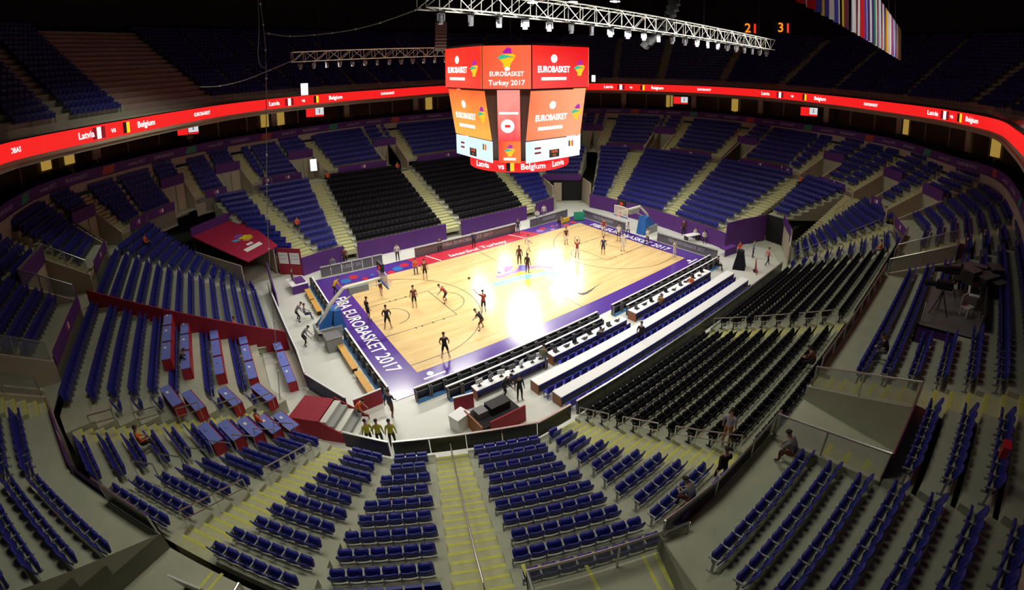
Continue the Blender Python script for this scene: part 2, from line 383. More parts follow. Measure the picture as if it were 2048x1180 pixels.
class Ring:
    def __init__(s, pts): s.p = np.array(pts, float); s.c = {}
    def __call__(s, ph):
        k = round(float(ph), 4)
        if k not in s.c: s.c[k] = s.calc(ph)
        return s.c[k].copy()
    def calc(s, ph):
        d = np.array([math.cos(math.radians(ph)), math.sin(math.radians(ph))]); n = len(s.p)
        for i in range(n):
            a, b = s.p[i], s.p[(i+1) % n]; e = b-a
            den = d[0]*(-e[1])+d[1]*e[0]
            if abs(den) < 1e-9: continue
            t = (a[0]*(-e[1])+a[1]*e[0])/den; k = (d[0]*a[1]-d[1]*a[0])/den
            if t > 0 and -1e-6 <= k <= 1+1e-6: return d*t
        return d*35
def smooth_ring(pts, n=6):
    p = np.array(pts, float); N = len(p); out = []
    for i in range(N):
        a, b, c, d = p[i-1], p[i], p[(i+1) % N], p[(i+2) % N]
        for k in range(n):
            t = k/n
            out.append(.5*((2*b)+(-a+c)*t+(2*a-5*b+4*c-d)*t*t+(-a+3*b-3*c+d)*t**3))
    return out
MID, BAND, RIB = Ring(MIDP), Ring(smooth_ring(BANDP)), Ring(smooth_ring(RIBP))
def outw(ring, ph):
    a, b = ring(ph-.5), ring(ph+.5); t = b-a; n = np.array([t[1], -t[0]]); n /= np.linalg.norm(n); return n if n@ring(ph) > 0 else -n
def phi_at(px, py, z):
    p = at(px, py, z); return math.degrees(math.atan2(p[1], p[0]))
def v3(p, z): return (float(p[0]), float(p[1]), float(z))

# ------------------------------------------------------------------ ground and court
fl = MB().quad((-60, -60, -.06), (60, -60, -.06), (60, 60, -.06), (-60, 60, -.06)).build('floor', concrete)
struct(fl)
ev = MB().prism([(-24, -17.2), (17, -17.2), (22, -13), (22, 12), (17, 16), (-16, 13), (-22, 12), (-23, -11)], -.05, 0).build('floor_arena', floor_white)
struct(ev, 'pale event floor around the basketball court')
ap = MB().prism([(-16.35, -9.35), (15.75, -9.35), (15.75, 9.9), (-16.35, 9.9)], .0, .03).build('floor_apron', purple); struct(ap)
ct = MB().prism([(-14, -7.5), (14, -7.5), (14, 7.5), (-14, 7.5)], .03, .04).build('floor_court', court_wood); struct(ct, 'maple basketball court with black lines')
ZL = .044
def stripe(p0, p1, w, M=black_line, name='court_line', z=ZL, parent=ct):
    p0, p1 = np.array(p0, float), np.array(p1, float); d = p1-p0; n = np.array([-d[1], d[0]]); n = n/np.linalg.norm(n)*w/2
    return MB().quad(v3(p0-n, z), v3(p1-n, z), v3(p1+n, z), v3(p0+n, z)).build(name, M, parent)
def arc(c, r, a0, a1, w, M=black_line, n=40, name='court_line', z=ZL, parent=ct):
    b = MB()
    for i in range(n):
        t0, t1 = [math.radians(a0+(a1-a0)*k/n) for k in (i, i+1)]
        b.quad((c[0]+(r-w/2)*math.cos(t0), c[1]+(r-w/2)*math.sin(t0), z), (c[0]+(r+w/2)*math.cos(t0), c[1]+(r+w/2)*math.sin(t0), z),
               (c[0]+(r+w/2)*math.cos(t1), c[1]+(r+w/2)*math.sin(t1), z), (c[0]+(r-w/2)*math.cos(t1), c[1]+(r-w/2)*math.sin(t1), z))
    return b.build(name, M, parent)
stripe((0, -7.5), (0, 7.5), .06); arc((0, 0), 1.8, 0, 360, .06)
for s in (-1, 1):
    bx = s*12.425
    stripe((s*14, 2.45), (s*8.2, 2.45), .06); stripe((s*14, -2.45), (s*8.2, -2.45), .06); stripe((s*8.2, -2.45), (s*8.2, 2.45), .06)
    arc((s*8.2, 0), 1.8, 90 if s > 0 else -90, 270 if s > 0 else 90, .06)
    arc((bx, 0), 1.25, 90 if s > 0 else -90, 270 if s > 0 else 90, .06)
    th = math.degrees(math.asin(6.6/6.75))
    if s > 0: arc((bx, 0), 6.75, 180-th, 180+th, .06)
    else: arc((bx, 0), 6.75, -th, th, .06)
    xe = bx-s*math.sqrt(6.75**2-6.6**2)
    for y in (-6.6, 6.6): stripe((s*14, y), (xe, y), .06)
    for x in (9.3, 10.2, 11.1, 11.6):
        for y in (-2.5, 2.5): stripe((s*x, y), (s*(x+.1), y), .22)
# centre logo: swirls of colour
def blob(pts, M, name='logo_swirl', z=.046, parent=ct):
    return MB().poly([v3(p, z) for p in pts]).build(name, M, parent)
def curve_blob(path, ws, M, z=.046, parent=ct, name='logo_swirl'):
    path = [np.array(p, float) for p in path]; L = []; R = []
    P = []; Ws = []
    n = 6
    for i in range(len(path)-1):
        a, b, c, d = path[max(i-1, 0)], path[i], path[i+1], path[min(i+2, len(path)-1)]
        for k in range(n):
            t = k/n; P.append(.5*((2*b)+(-a+c)*t+(2*a-5*b+4*c-d)*t*t+(-a+3*b-3*c+d)*t**3)); Ws.append(ws[i]*(1-t)+ws[i+1]*t)
    P.append(path[-1]); Ws.append(ws[-1])
    mb = MB()
    for i in range(len(P)):
        d = P[min(i+1, len(P)-1)]-P[max(i-1, 0)]; nn = np.array([-d[1], d[0]]); nn /= np.linalg.norm(nn)+1e-9
        L.append(P[i]+nn*Ws[i]/2); R.append(P[i]-nn*Ws[i]/2)
    for i in range(len(P)-1): mb.quad(v3(L[i], z), v3(R[i], z), v3(R[i+1], z), v3(L[i+1], z))
    return mb.build(name, M, parent)
def A2(px, py): return at(px, py, .04)[:2]
def c5(x, y): return A2(940+x*240/2048, 450+y*.1172)
lg = {'yellow': mat('logo_yellow', (.85, .70, .02), .3, noise=(2, .05)), 'blue': mat('logo_blue', (.10, .38, .72), .3, noise=(2, .05)),
      'purple': mat('logo_purple', (.24, .10, .50), .3, noise=(2, .05)), 'violet': mat('logo_violet', (.32, .12, .42), .3, noise=(2, .05)),
      'pink': mat('logo_pink', (.62, .05, .20), .3, noise=(2, .05)), 'navy': mat('logo_navy', (.05, .04, .32), .3, noise=(2, .05)), 'lime': mat('logo_lime', (.62, .78, .04), .3, noise=(2, .05))}
blob([c5(*p) for p in [(560, 930), (640, 860), (860, 800), (1120, 760), (1250, 760), (1280, 790), (1150, 850), (900, 920), (700, 950)]], lg['yellow'])
curve_blob([c5(*p) for p in [(380, 1030), (600, 970), (850, 900), (1150, 850), (1350, 815), (1450, 840), (1370, 885)]], [.3, 1.0, .9, .8, .7, .5, .1], lg['blue'], z=.048)
blob([c5(*p) for p in [(660, 1010), (860, 950), (1150, 900), (1290, 880), (1300, 930), (1180, 980), (950, 1020), (760, 1025)]], lg['yellow'], z=.047)
curve_blob([c5(*p) for p in [(990, 1050), (1180, 1010), (1340, 960), (1440, 920)]], [.25, .3, .28, .1], lg['lime'], z=.048)
curve_blob([c5(*p) for p in [(1050, 1090), (1250, 1040), (1380, 990), (1470, 935)]], [.2, .28, .22, .1], lg['yellow'], z=.048)
curve_blob([c5(*p) for p in [(440, 890), (560, 870), (760, 800), (900, 740), (1060, 700)]], [.45, .5, .55, .6, .3], lg['violet'], z=.049)
curve_blob([c5(*p) for p in [(1010, 735), (1150, 712), (1290, 715), (1390, 740), (1390, 765)]], [.3, .28, .26, .22, .15], lg['pink'], z=.049)
blob([c5(*p) for p in [(580, 740), (620, 710), (740, 695), (735, 720), (680, 770), (600, 805), (575, 770)]], lg['purple'], z=.05)
blob([c5(*p) for p in [(830, 690), (950, 680), (1000, 700), (980, 780), (880, 790), (830, 750)]], lg['navy'], z=.05)
blob([c5(*p) for p in [(455, 815), (480, 795), (550, 815), (510, 835)]], lg['navy'], z=.05)
# swoosh mark painted near the side line
def c8(x, y): return A2(1060+x*340/2048, 500+y*.166)
blob([c8(*p) for p in [(560, 492), (580, 512), (620, 520), (670, 508), (740, 470), (810, 425), (880, 388), (800, 440), (740, 495), (690, 530), (640, 546), (595, 535), (570, 515)]], black_line, 'swoosh_mark')
# apron lettering and carpets
AZ = .034
text('FIBA EUROBASKET 2017', 1.42, white_paint, ap, mtx=frame((-15.15, -.6, AZ), (0, -1, 0), (1, 0, 0)), sx=.80)
text('FIBA EUROBASKET 2017', 1.15, white_paint, ap, mtx=frame((14.72, .6, AZ), (0, -1, 0), (1, 0, 0)), sx=.92)
for (x, y) in ((-13.2, -8.35), (13.9, -8.5)):
    MB().prism([(x-.75, y-.10), (x+.75, y-.10), (x+.75, y+.06), (x-.75, y+.06)], AZ, AZ+.003).build('sponsor_mark', white_paint, ap)
    MB().cyl((x-.15, y+.32, AZ), .22, .003).build('sponsor_mark', white_paint, ap)
rc = MB().prism([(-6.3, 7.58), (8.2, 7.58), (7.1, 9.65), (-6.9, 9.85)], .03, .036).build('floor_red_carpet', red_paint); struct(rc)
for x0, x1 in ((-4.2, -4.9), (6.0, 5.2)): stripe((x0, 7.6), (x1, 9.6), .12, white_paint, 'carpet_line', .04, rc)
text('Istanbul Turkey', .95, white_paint, rc, mtx=frame((0.4, 8.15, .04), (1, 0, 0), (0, 1, 0)), sx=1.15)
for i in range(9):
    x = -13.6+i*.85; MB().cyl((x, 8.3+.5*math.sin(i*2.1), .031), .35+.15*math.cos(i), .004, 12).build('apron_patch', red_paint if i % 3 else stand_blue, ap)
for i in range(8):
    x = 8.7+i*.7; MB().cyl((x, 8.4+.6*math.sin(i*2.3), .031), .32+.12*math.cos(i), .004, 12).build('apron_patch', red_paint if i % 2 else lg['violet'], ap)

# ------------------------------------------------------------------ terraces, stairs and seats
SEATS = []      # every seat of the bowl before it is sorted into single seats and far rows
def terrace(Fa, Fb, Bb, Ba, zf, dz, rows, M=concrete, name='floor_terrace', base=0.0, ts=None):
    Fa, Fb, Bb, Ba = [np.array(p, float)[:2] for p in (Fa, Fb, Bb, Ba)]; b = MB()
    ts = ts if ts is not None else [(i/rows, (i+1)/rows, zf+dz*i) for i in range(rows)]
    zp = base
    for t0, t1, z in ts:
        a0, b0, a1, b1 = Fa+(Ba-Fa)*t0, Fb+(Bb-Fb)*t0, Fa+(Ba-Fa)*t1, Fb+(Bb-Fb)*t1
        b.quad(v3(a0, zp), v3(b0, zp), v3(b0, z), v3(a0, z)); b.quad(v3(a0, z), v3(b0, z), v3(b1, z), v3(a1, z))
        b.quad(v3(a0, base), v3(a0, z), v3(a1, z), v3(a1, base)); b.quad(v3(b1, base), v3(b1, z), v3(b0, z), v3(b0, base)); zp = z
    return struct(b.build(name, M))
def seat_row(p0, p1, z, inward, kind, block, row, margin=.16, pitch=.505, skip=None):
    p0, p1 = np.array(p0, float)[:2], np.array(p1, float)[:2]; d = p1-p0; L = np.linalg.norm(d); n = int((L-2*margin)/pitch)
    if n < 1: return
    d /= L; nn = np.array([-d[1], d[0]]); nn = nn if nn@np.array(inward)[:2] > 0 else -nn
    rz = math.atan2(nn[1], nn[0])-math.pi/2
    s0 = (L-(n-1)*pitch)/2
    for i in range(n):
        if skip and skip(row, i, n): continue
        SEATS.append((kind, p0+d*(s0+i*pitch), z, rz, block, row, i, n))
def seat_block(Fa, Fb, Bb, Ba, zf, dz, rows, kind, block, frac=.62, m=.16, skip=None, terr=True, base=0.0):
    Fa, Fb, Bb, Ba = [np.array(p, float)[:2] for p in (Fa, Fb, Bb, Ba)]
    if terr: terrace(Fa, Fb, Bb, Ba, zf, dz, rows, base=base)
    for i in range(rows):
        t = (i+frac)/rows; a, b = Fa+(Ba-Fa)*t, Fb+(Bb-Fb)*t
        seat_row(a, b, zf+dz*i, -(a+b)/2+(Fa+Fb)/2-(Ba+Bb)/2, kind, block, i, m, skip=skip)
def aisle(Fa, Fb, Bb, Ba, zf, dz, rows, label, per=2):
    Fa, Fb, Bb, Ba = [np.array(p, float)[:2] for p in (Fa, Fb, Bb, Ba)]; n = rows*per
    e = empty('floor_stairs', v3((Fa+Fb)/2, 0)); struct(e, label); c = (Fa+Fb)/2
    for i in range(n):
        t0, t1 = i/n, (i+1)/n; z = zf-dz+dz*(i+1)/per
        q = [Fa+(Ba-Fa)*t0-c, Fb+(Bb-Fb)*t0-c, Fb+(Bb-Fb)*t1-c, Fa+(Ba-Fa)*t1-c]
        mb = MB(); mb.hexa([v3(p, z-.5) for p in q], [v3(p, z) for p in q]); mb.cur = 1
        g = [q[0]*.97+q[1]*.03, q[0]*.03+q[1]*.97]; h = [q[0]+(q[3]-q[0])*.24, q[1]+(q[2]-q[1])*.24]
        mb.quad(v3(g[0], z+.004), v3(g[1], z+.004), v3(h[1], z+.004), v3(h[0], z+.004))
        mb.build('step', [step_mat, yellow_paint], e)
    return e

def L(F, r, R=10.0): return F  # readability only
# near side, black retractable seats in two blocks, then the blue corner blocks
yF, yB = -17.55, -27.1
def near_q(xa_f, xb_f, xa_b, xb_b): return (xa_f, yF), (xb_f, yF), (xb_b, yB), (xa_b, yB)
seat_block(*near_q(2.35, 14.6, 2.35, 15.9), ZF, DZ, 10, 'black', 'black block beyond the cross stairs')
aisle(*near_q(1.0, 2.35, 1.0, 2.35), ZF, DZ, 10, 'yellow-edged stairs between the two black seat blocks')
seat_block(*near_q(-10.1, 1.0, -10.1, 1.0), ZF, DZ, 10, 'black', 'black block behind the press tables')
aisle(*near_q(-11.4, -10.1, -11.4, -10.1), ZF, DZ, 10, 'yellow-edged stairs beside the black seat block')
k1f, k1b = K1(0), K1(10)
seat_block(k1f, (-11.4, yF), (-11.4, yB), k1b, ZF, DZ, 10, 'blue', 'small block left of the black seats')
def on(nrm, d, p, q, t):  # point on line n.x=d nearest to the interpolated stair edge
    w = np.array(p)*(1-t)+np.array(q)*t; n = np.array(nrm)/np.linalg.norm(nrm); return w+n*(d-n@w)
sR = (on(N_BC, dl('bc', 0), (-15.55, -16.2), (-19.2, -24.9), 0), on(N_BC, dl('bc', 10), (-15.55, -16.2), (-19.2, -24.9), 1))
sL = (on(N_BC, dl('bc', 0), (-17.0, -15.75), (-20.9, -24.6), 0), on(N_BC, dl('bc', 10), (-17.0, -15.75), (-20.9, -24.6), 1))
seat_block(sR[0], k1f, k1b, sR[1], ZF, DZ, 10, 'blue', 'block right of the central stairs')
aisle(sL[0], sR[0], sR[1], sL[1], ZF, DZ, 10, 'wide central stairs with yellow steps and a middle handrail')
k2f, k2b = K2(0), K2(10)
seat_block(k2f, sL[0], sL[1], k2b, ZF, DZ, 10, 'blue', 'block left of the central stairs')
dL = (on(N_DE, dl('de', 0), (-20.6, -13.8), (-27.6, -20.6), 0), on(N_DE, dl('de', 9.6), (-20.6, -13.8), (-27.6, -20.6), 1))
eR = (on(N_DE, dl('de', 0), (-21.6, -13.0), (-28.6, -19.6), 0), on(N_DE, dl('de', 9.6), (-21.6, -13.0), (-28.6, -19.6), 1))
k2c, k3f, k3b = K2(9.6), K3(0), K3(9.6)
seat_block(dL[0], k2f, k2c, dL[1], ZF, DZ, 10, 'blue', 'corner block right of the left stairs')
aisle(eR[0], dL[0], dL[1], eR[1], ZF, DZ, 10, 'yellow-edged left stairs with a slanting handrail')
seat_block(k3f*.86+eR[0]*.14, eR[0], eR[1], k3b*.9+eR[1]*.1, ZF, DZ, 10, 'blue', 'corner block left of the left stairs')
terrace(k3f, k3f*.86+eR[0]*.14, k3b*.9+eR[1]*.1, k3b, ZF, DZ, 10)
# left side: seats below the aisle, press tribune with double-depth rows above it
def pF(y, r):   # point on F line with given y
    return np.array([-(dl('f', r)-.368*(-y))/.930, y])
fa_f, fa_b = pF(-8.9, 0), pF(-13.0, 9.6)   # aisle inside F
fb_f, fb_b = pF(-7.9, 0), pF(-11.7, 9.6)
seat_block(fa_f, k3f, k3b, fa_b, ZF, DZ, 10, 'blue', 'left block below the press aisle')
aisle(fb_f, fa_f, fa_b, fb_b, ZF, DZ, 10, 'grey stairs through the press tribune')
k4f, k4b = K4(0), K4(9.6)
def xg(r): return -dl('g', r)
RED_Y = .45
ts = []
PR = [-1, 1, 3, 5, 6, 7, 8, 9]
R0, R1 = -1.6, 9.9
for i, r in enumerate(PR):
    r2 = PR[i+1] if i+1 < len(PR) else 9.9
    ts.append(((r-.6-R0)/(R1-R0) if i else 0.0, (r2-.6-R0)/(R1-R0) if i+1 < len(PR) else 1.0, ZF+DZ*r))
# F upper and G press terraces
fuA, fuB = K4(R0), K4(R1)
fbF, fbB = pF(-7.3, R0), pF(-11.7, R1)
terrace(fuA, fbF, fbB, fuB, 0, 0, 0, ts=ts)
gA, gB = (xg(R0), RED_Y), (xg(R1), RED_Y)
terrace(gA, fuA, fuB, gB, 0, 0, 0, ts=ts)
PRESS = []
for i, (t0, t1, z) in enumerate(ts):
    r = PR[i]; w = (ts[i][1]-ts[i][0]); t = t1-.40/(R1-R0) if r < 5 else t0+w*.62
    fA, fB_, gT = [np.array(p) for p in (fuA, fbF, gA)]
    a = np.array(fuA)+(np.array(fuB)-np.array(fuA))*t; b = np.array(fbF)+(np.array(fbB)-np.array(fbF))*t; g = np.array(gA)+(np.array(gB)-np.array(gA))*t
    seat_row(a, b, z, (1, .3), 'blue', 'left press rows above the aisle', i, .5)
    seat_row(g, a, z, (1, 0), 'blue', 'left press rows beside the red partition', i, .2)
    if r <= 5: PRESS.append((i, r, z, g, a, b))
# H: left block beyond the red partition, up to y = 10.2
hF, hB = (xg(-3.3), .2), (xg(9.4), 1.0)
hF2, hB2 = (xg(-3.3), 9.3), (xg(9.4), 10.2)
zH = .05
seat_block(hF2, hF, hB, hB2, zH, .385, 14, 'blue', 'left block beyond the red partition')
terrace(hF, (xg(-3.3), -.3), (xg(9.4), RED_Y), hB, zH, .385, 14)
# north-west corner up to the red tunnel canopy
i1F, i1B = np.array((-21.6, 10.9)), np.array((-30.2, 16.8))
seat_block(i1F, hF2, hB2, i1B, zH, .385, 14, 'blue', 'far left corner block before the red canopy')
# far side
def far_q(xa_f, xb_f, xa_b, xb_b, ya_f=12.8, yb_f=12.8, ya_b=25.4, yb_b=25.4): return (xa_f, ya_f), (xb_f, yb_f), (xb_b, yb_b), (xa_b, ya_b)
FR, FD = 12, .365
seat_block(*far_q(-18.9, -16.6, -24.0, -20.2, 14.2, 11.9, 22.6, 23.6), ZF, FD, FR, 'blue', 'far block beside the red canopy')
aisle(*far_q(-16.6, -14.9, -20.2, -19.0, 11.9, 12.4, 23.6, 24.2), ZF, FD, FR, 'pale stairs beside the red tunnel canopy')
seat_block(*far_q(-14.9, -12.4, -19.0, -12.4, 12.4, 12.7, 24.2, 25.2), ZF, FD, FR, 'blue', 'far blue block left of the black seats')
aisle(*far_q(-12.4, -11.0, -12.4, -11.0), ZF, FD, FR, 'pale stairs left of the far black block')
seat_block(*far_q(-11.0, -.8, -11.0, -.6), ZF, FD, FR, 'black', 'far black block left')
aisle(*far_q(-.8, .9, -.6, .7), ZF, FD, FR, 'pale stairs between the two far black blocks')
seat_block(*far_q(.9, 10.2, .7, 12.0), ZF, FD, FR, 'black', 'far black block right')
aisle(*far_q(10.2, 11.6, 12.0, 13.4, 12.9, 13.0), ZF, FD, FR, 'pale stairs right of the far black block')
seat_block((11.6, 13.0), (14.8, 13.6), (20.0, 24.2), (13.4, 25.4), ZF, FD, FR, 'blue', 'far right corner block')
# NE corner, tunnel gap, right side
seat_block((17.2, 18.2), (20.9, 14.6), (27.6, 20.2), (22.0, 24.0), 3.3, .36, 7, 'blue', 'blue block above the far tunnel', base=2.9)
terrace((14.8, 13.6), (15.6, 13.6), (20.8, 23.6), (20.0, 24.2), ZF, FD, FR)
seat_block((19.7, 11.3), (20.1, 9.0), (31.6, 14.4), (28.6, 18.6), ZF, .385, FR, 'blue', 'far right block beside the tunnel')
aisle((20.1, 9.0), (20.3, 7.6), (32.4, 12.8), (31.6, 14.4), ZF, .385, FR, 'pale stairs right of the far tunnel')
def rt_q(ya_f, yb_f, ya_b, yb_b, x1=33.4, x2=33.4): return (20.2, ya_f), (20.2, yb_f), (x2, yb_b), (x1, ya_b)
seat_block((20.3, 7.6), (20.3, .3), (33.6, 1.6), (32.4, 12.8), ZF, .385, FR, 'blue', 'right hand block behind the far basket')
aisle((20.3, .3), (20.2, -1.2), (33.6, .2), (33.6, 1.6), ZF, .385, FR, 'pale stairs behind the far basket')
seat_block((20.2, -1.2), (19.4, -7.6), (32.2, -11.0), (33.6, .2), ZF, .385, FR, 'blue', 'right hand block right of the far basket')
aisle((19.4, -7.6), (19.0, -9.2), (31.6, -12.6), (32.2, -11.0), ZF, .385, FR, 'pale stairs left of the purple tunnel')
# SE corner: block above the purple tunnel and the corner blocks
seat_block((24.6, -11.3), (24.2, -13.6), (28.2, -18.8), (31.6, -12.6), 3.0, .385, 8, 'blue', 'blue block above the purple tunnel', base=2.8)
aisle((21.6, -15.6), (21.0, -16.4), (27.2, -20.8), (28.2, -18.8), ZF+.4, .4, 11, 'railed stairs right of the purple tunnel')
seat_block((20.6, -15.8), (17.4, -17.0), (22.2, -25.4), (27.2, -20.8), ZF, DZ, 11, 'blue', 'right corner block above the tunnel wall')
aisle((17.4, -17.0), (16.6, -17.3), (21.0, -26.0), (22.2, -25.4), ZF, DZ, 11, 'railed stairs in the right corner')
seat_block((16.6, -17.3), (14.6, -17.5), (15.9, -27.1), (21.0, -26.0), ZF, DZ, 10, 'blue', 'narrow blue block at the end of the black rows', m=.5)

def wall_q(a, b, z0, za, zb):
    return MB().quad(v3(a, z0), v3(b, z0), v3(b, zb), v3(a, za)).build('wall_landing', concrete)
# ---- ledge wall, second tier, fascia, suites, ribbon and upper tier in plan angle (degrees)
VOM = []
def vom(px, py, side, w=3.0, z=6.6): VOM.append((phi_at(px, py, z), side, w))
for px, py, sd in ((250, 470, -1), (388, 400, -1), (505, 372, -1), (640, 345, -1), (800, 322, -1), (1172, 290, -1), (1298, 298, -1), (1455, 316, 1), (1600, 352, 1), (1705, 388, 1), (1775, 425, 1)):
    vom(px, py, sd)
VOM.append((math.degrees(math.atan2(-27.2, -8.4)), 1, 3.3))
VOM.append((math.degrees(math.atan2(-27.2, 8.5)), 1, 3.0))
VOM.append((math.degrees(math.atan2(1.2, -34.5)), -1, 4.2))
VOM.append((math.degrees(math.atan2(-9.6, -33.6)), 1, 3.0))
def norm180(a): return (a+180) % 360-180
PIT, AIS = [], []
for ph, sd, w in VOM:
    R = np.linalg.norm(MID(ph)); hw = math.degrees(w/2/R); aw = math.degrees(1.25/R)
    PIT.append((ph-hw, ph+hw))
    AIS.append((ph+hw, ph+hw+aw) if sd > 0 else (ph-hw-aw, ph-hw))
def inside(ph, L): return any(a-1e-6 <= ph+k <= b+1e-6 for a, b in L for k in (-360, 0, 360))
PH0, PH1 = -120.5, 215.5      # second tier runs from the near corner right round to the left corner
cuts = sorted(set([PH0, PH1]+[v+k for iv in PIT+AIS for v in iv for k in (-360, 0, 360) if PH0 < v+k < PH1] +
              [math.degrees(math.atan2(p[1], p[0]))+k for p in MIDP for k in (0, 360) if PH0 < math.degrees(math.atan2(p[1], p[0]))+k < PH1]))
cuts = [c for i, c in enumerate(cuts) if i == 0 or c-cuts[i-1] > .15]
TR, TZ, TD = 7, 6.4, .50
def tier_rise(ph): return .41 if (-125 < ph < -52 or ph > 172 or ph < -140) else .50
def lerp2(ph, t): return MID(ph)*(1-t)+BAND(ph)*t
for a, b in zip(cuts[:-1], cuts[1:]):
    mid = (a+b)/2; cn = norm180(mid)
    pit, ais = inside(mid, PIT), inside(mid, AIS); TD = tier_rise(mid)
    Ma, Mb_, Ba_, Bb_ = MID(a), MID(b), BAND(a), BAND(b)
    if pit:
        t4 = 3.6/TR
        near_cam = np.linalg.norm(MID(mid)-CAM[:2]) < 18
        terrace(lerp2(b, t4), lerp2(a, t4), Ba_, Bb_, TZ+.43*3, TD, 4, base=4.6, ts=[((k)/(3.6), (k+.85)/3.6 if k < 3 else 1, TZ+TD*(k+3.6)) for k in range(4)])
        for k in range(4):
            t = t4+(1-t4)*(k+.5)/3.6
            if t < 1: seat_row(lerp2(a, t), lerp2(b, t), TZ+TD*(k+3.6), -lerp2(mid, .5), 'blue', 'second tier', k)
        # tunnel mouth in the second tier: floor, side walls, dark opening and purple fascia
        fz = 5.75 if near_cam else 5.3
        e = empty('wall_entrance', v3(MID(mid), fz)); struct(e, None); o = MID(mid)
        q = [MID(a)-o, MID(b)-o, lerp2(b, t4)-o, lerp2(a, t4)-o]
        MB().prism([*q], -.1, 0).build('landing', concrete, e)
        for s_, (p, r_) in enumerate(((q[0], q[3]), (q[1], q[2]))):
            d = (r_-p)/np.linalg.norm(r_-p); n_ = np.array([-d[1], d[0]])*.09
            MB().hexa([v3(x, -.2) for x in (p-n_, p+n_, r_+n_, r_-n_)], [v3(p-n_, TZ-fz), v3(p+n_, TZ-fz), v3(r_+n_, TZ+TD*3.4-fz), v3(r_-n_, TZ+TD*3.4-fz)]).build('side_wall', concrete if near_cam else tan_wall, e)
        p, r_ = q[3], q[2]
        c_ = (p+r_)/2; back = (c_-(q[0]+q[1])/2); back = back/np.linalg.norm(back)*.05
        H = TZ+TD*3.6-fz
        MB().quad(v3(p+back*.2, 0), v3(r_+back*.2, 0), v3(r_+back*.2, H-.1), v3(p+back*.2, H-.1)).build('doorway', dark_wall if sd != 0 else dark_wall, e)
        m_ = MB(); m_.hexa([v3(x, H-.25) for x in (p-back, r_-back, r_+back, p+back)], [v3(x, H+.75) for x in (p-back, r_-back, r_+back, p+back)]); m_.build('fascia', purple_cloth, e)
        if near_cam:
            for k in range(3):
                f0, f1 = .45+.18*k, .63+.18*k; qq = [q[0]+(q[3]-q[0])*f0, q[1]+(q[2]-q[1])*f0, q[1]+(q[2]-q[1])*f1, q[0]+(q[3]-q[0])*f1]
                qq[1] = qq[0]*.45+qq[1]*.55; qq[2] = qq[3]*.45+qq[2]*.55
                mb = MB(); mb.hexa([v3(x, 0) for x in qq], [v3(x, .17*(k+1)) for x in qq]); mb.cur = 1; h_ = [qq[0]*.75+qq[3]*.25, qq[1]*.75+qq[2]*.25]
                mb.quad(v3(qq[0], .17*(k+1)+.004), v3(qq[1], .17*(k+1)+.004), v3(h_[1], .17*(k+1)+.004), v3(h_[0], .17*(k+1)+.004)); mb.build('step', [step_mat, yellow_paint], e)
        # half-open side panel in the doorway
        w_ = (r_-p); MB().hexa([v3(x, 0) for x in (p+w_*.08-back*2, p+w_*.42-back*2, p+w_*.42-back, p+w_*.08-back)], [v3(x, H-.3) for x in (p+w_*.08-back*2, p+w_*.42-back*2, p+w_*.42-back, p+w_*.08-back)]).build('door_leaf', tan_wall, e)
    elif ais:
        aisle(Mb_, Ma, Ba_, Bb_, TZ, TD, TR, None, 2)
    else:
        terrace(Mb_, Ma, Ba_, Bb_, TZ, TD, TR, base=4.6, ts=[((.12+.88*k/TR) if k else 0, .12+.88*(k+1)/TR, TZ+TD*k) for k in range(TR)])
        for i in range(TR):
            t = .12+.88*(i+.62)/TR
            seat_row(lerp2(a, t), lerp2(b, t), TZ+TD*i, -lerp2(mid, .5), 'blue', 'second tier', i, .12)
# flat landing behind the last row at the near corner, where the camera stands above
LZ = 5.72
ph_ = np.linspace(-144.5, -120.5, 9); lp_ = [MID(p) for p in ph_]+[BAND(p) for p in ph_[::-1]]
ld = MB().prism([tuple(p) for p in lp_], LZ-.3, LZ).build('floor_landing', concrete); struct(ld)
for p0, p1 in ((at(1045, 1128, LZ), at(1068, 1185, LZ)), (at(1172, 1130, LZ), at(1200, 1185, LZ)), (at(1285, 1110, LZ), at(1320, 1180, LZ)), (at(1308, 1105, LZ), at(1345, 1175, LZ)), (at(395, 1180, LZ), at(425, 1145, LZ)), (at(415, 1182, LZ), at(445, 1147, LZ))):
    stripe(p0[:2], p1[:2], .10, yellow_paint, 'yellow_line', LZ+.004, ld)
for f in (-144.5, -120.5):
    struct(wall_q(MID(f), BAND(f), LZ, 6.4, 9.2))
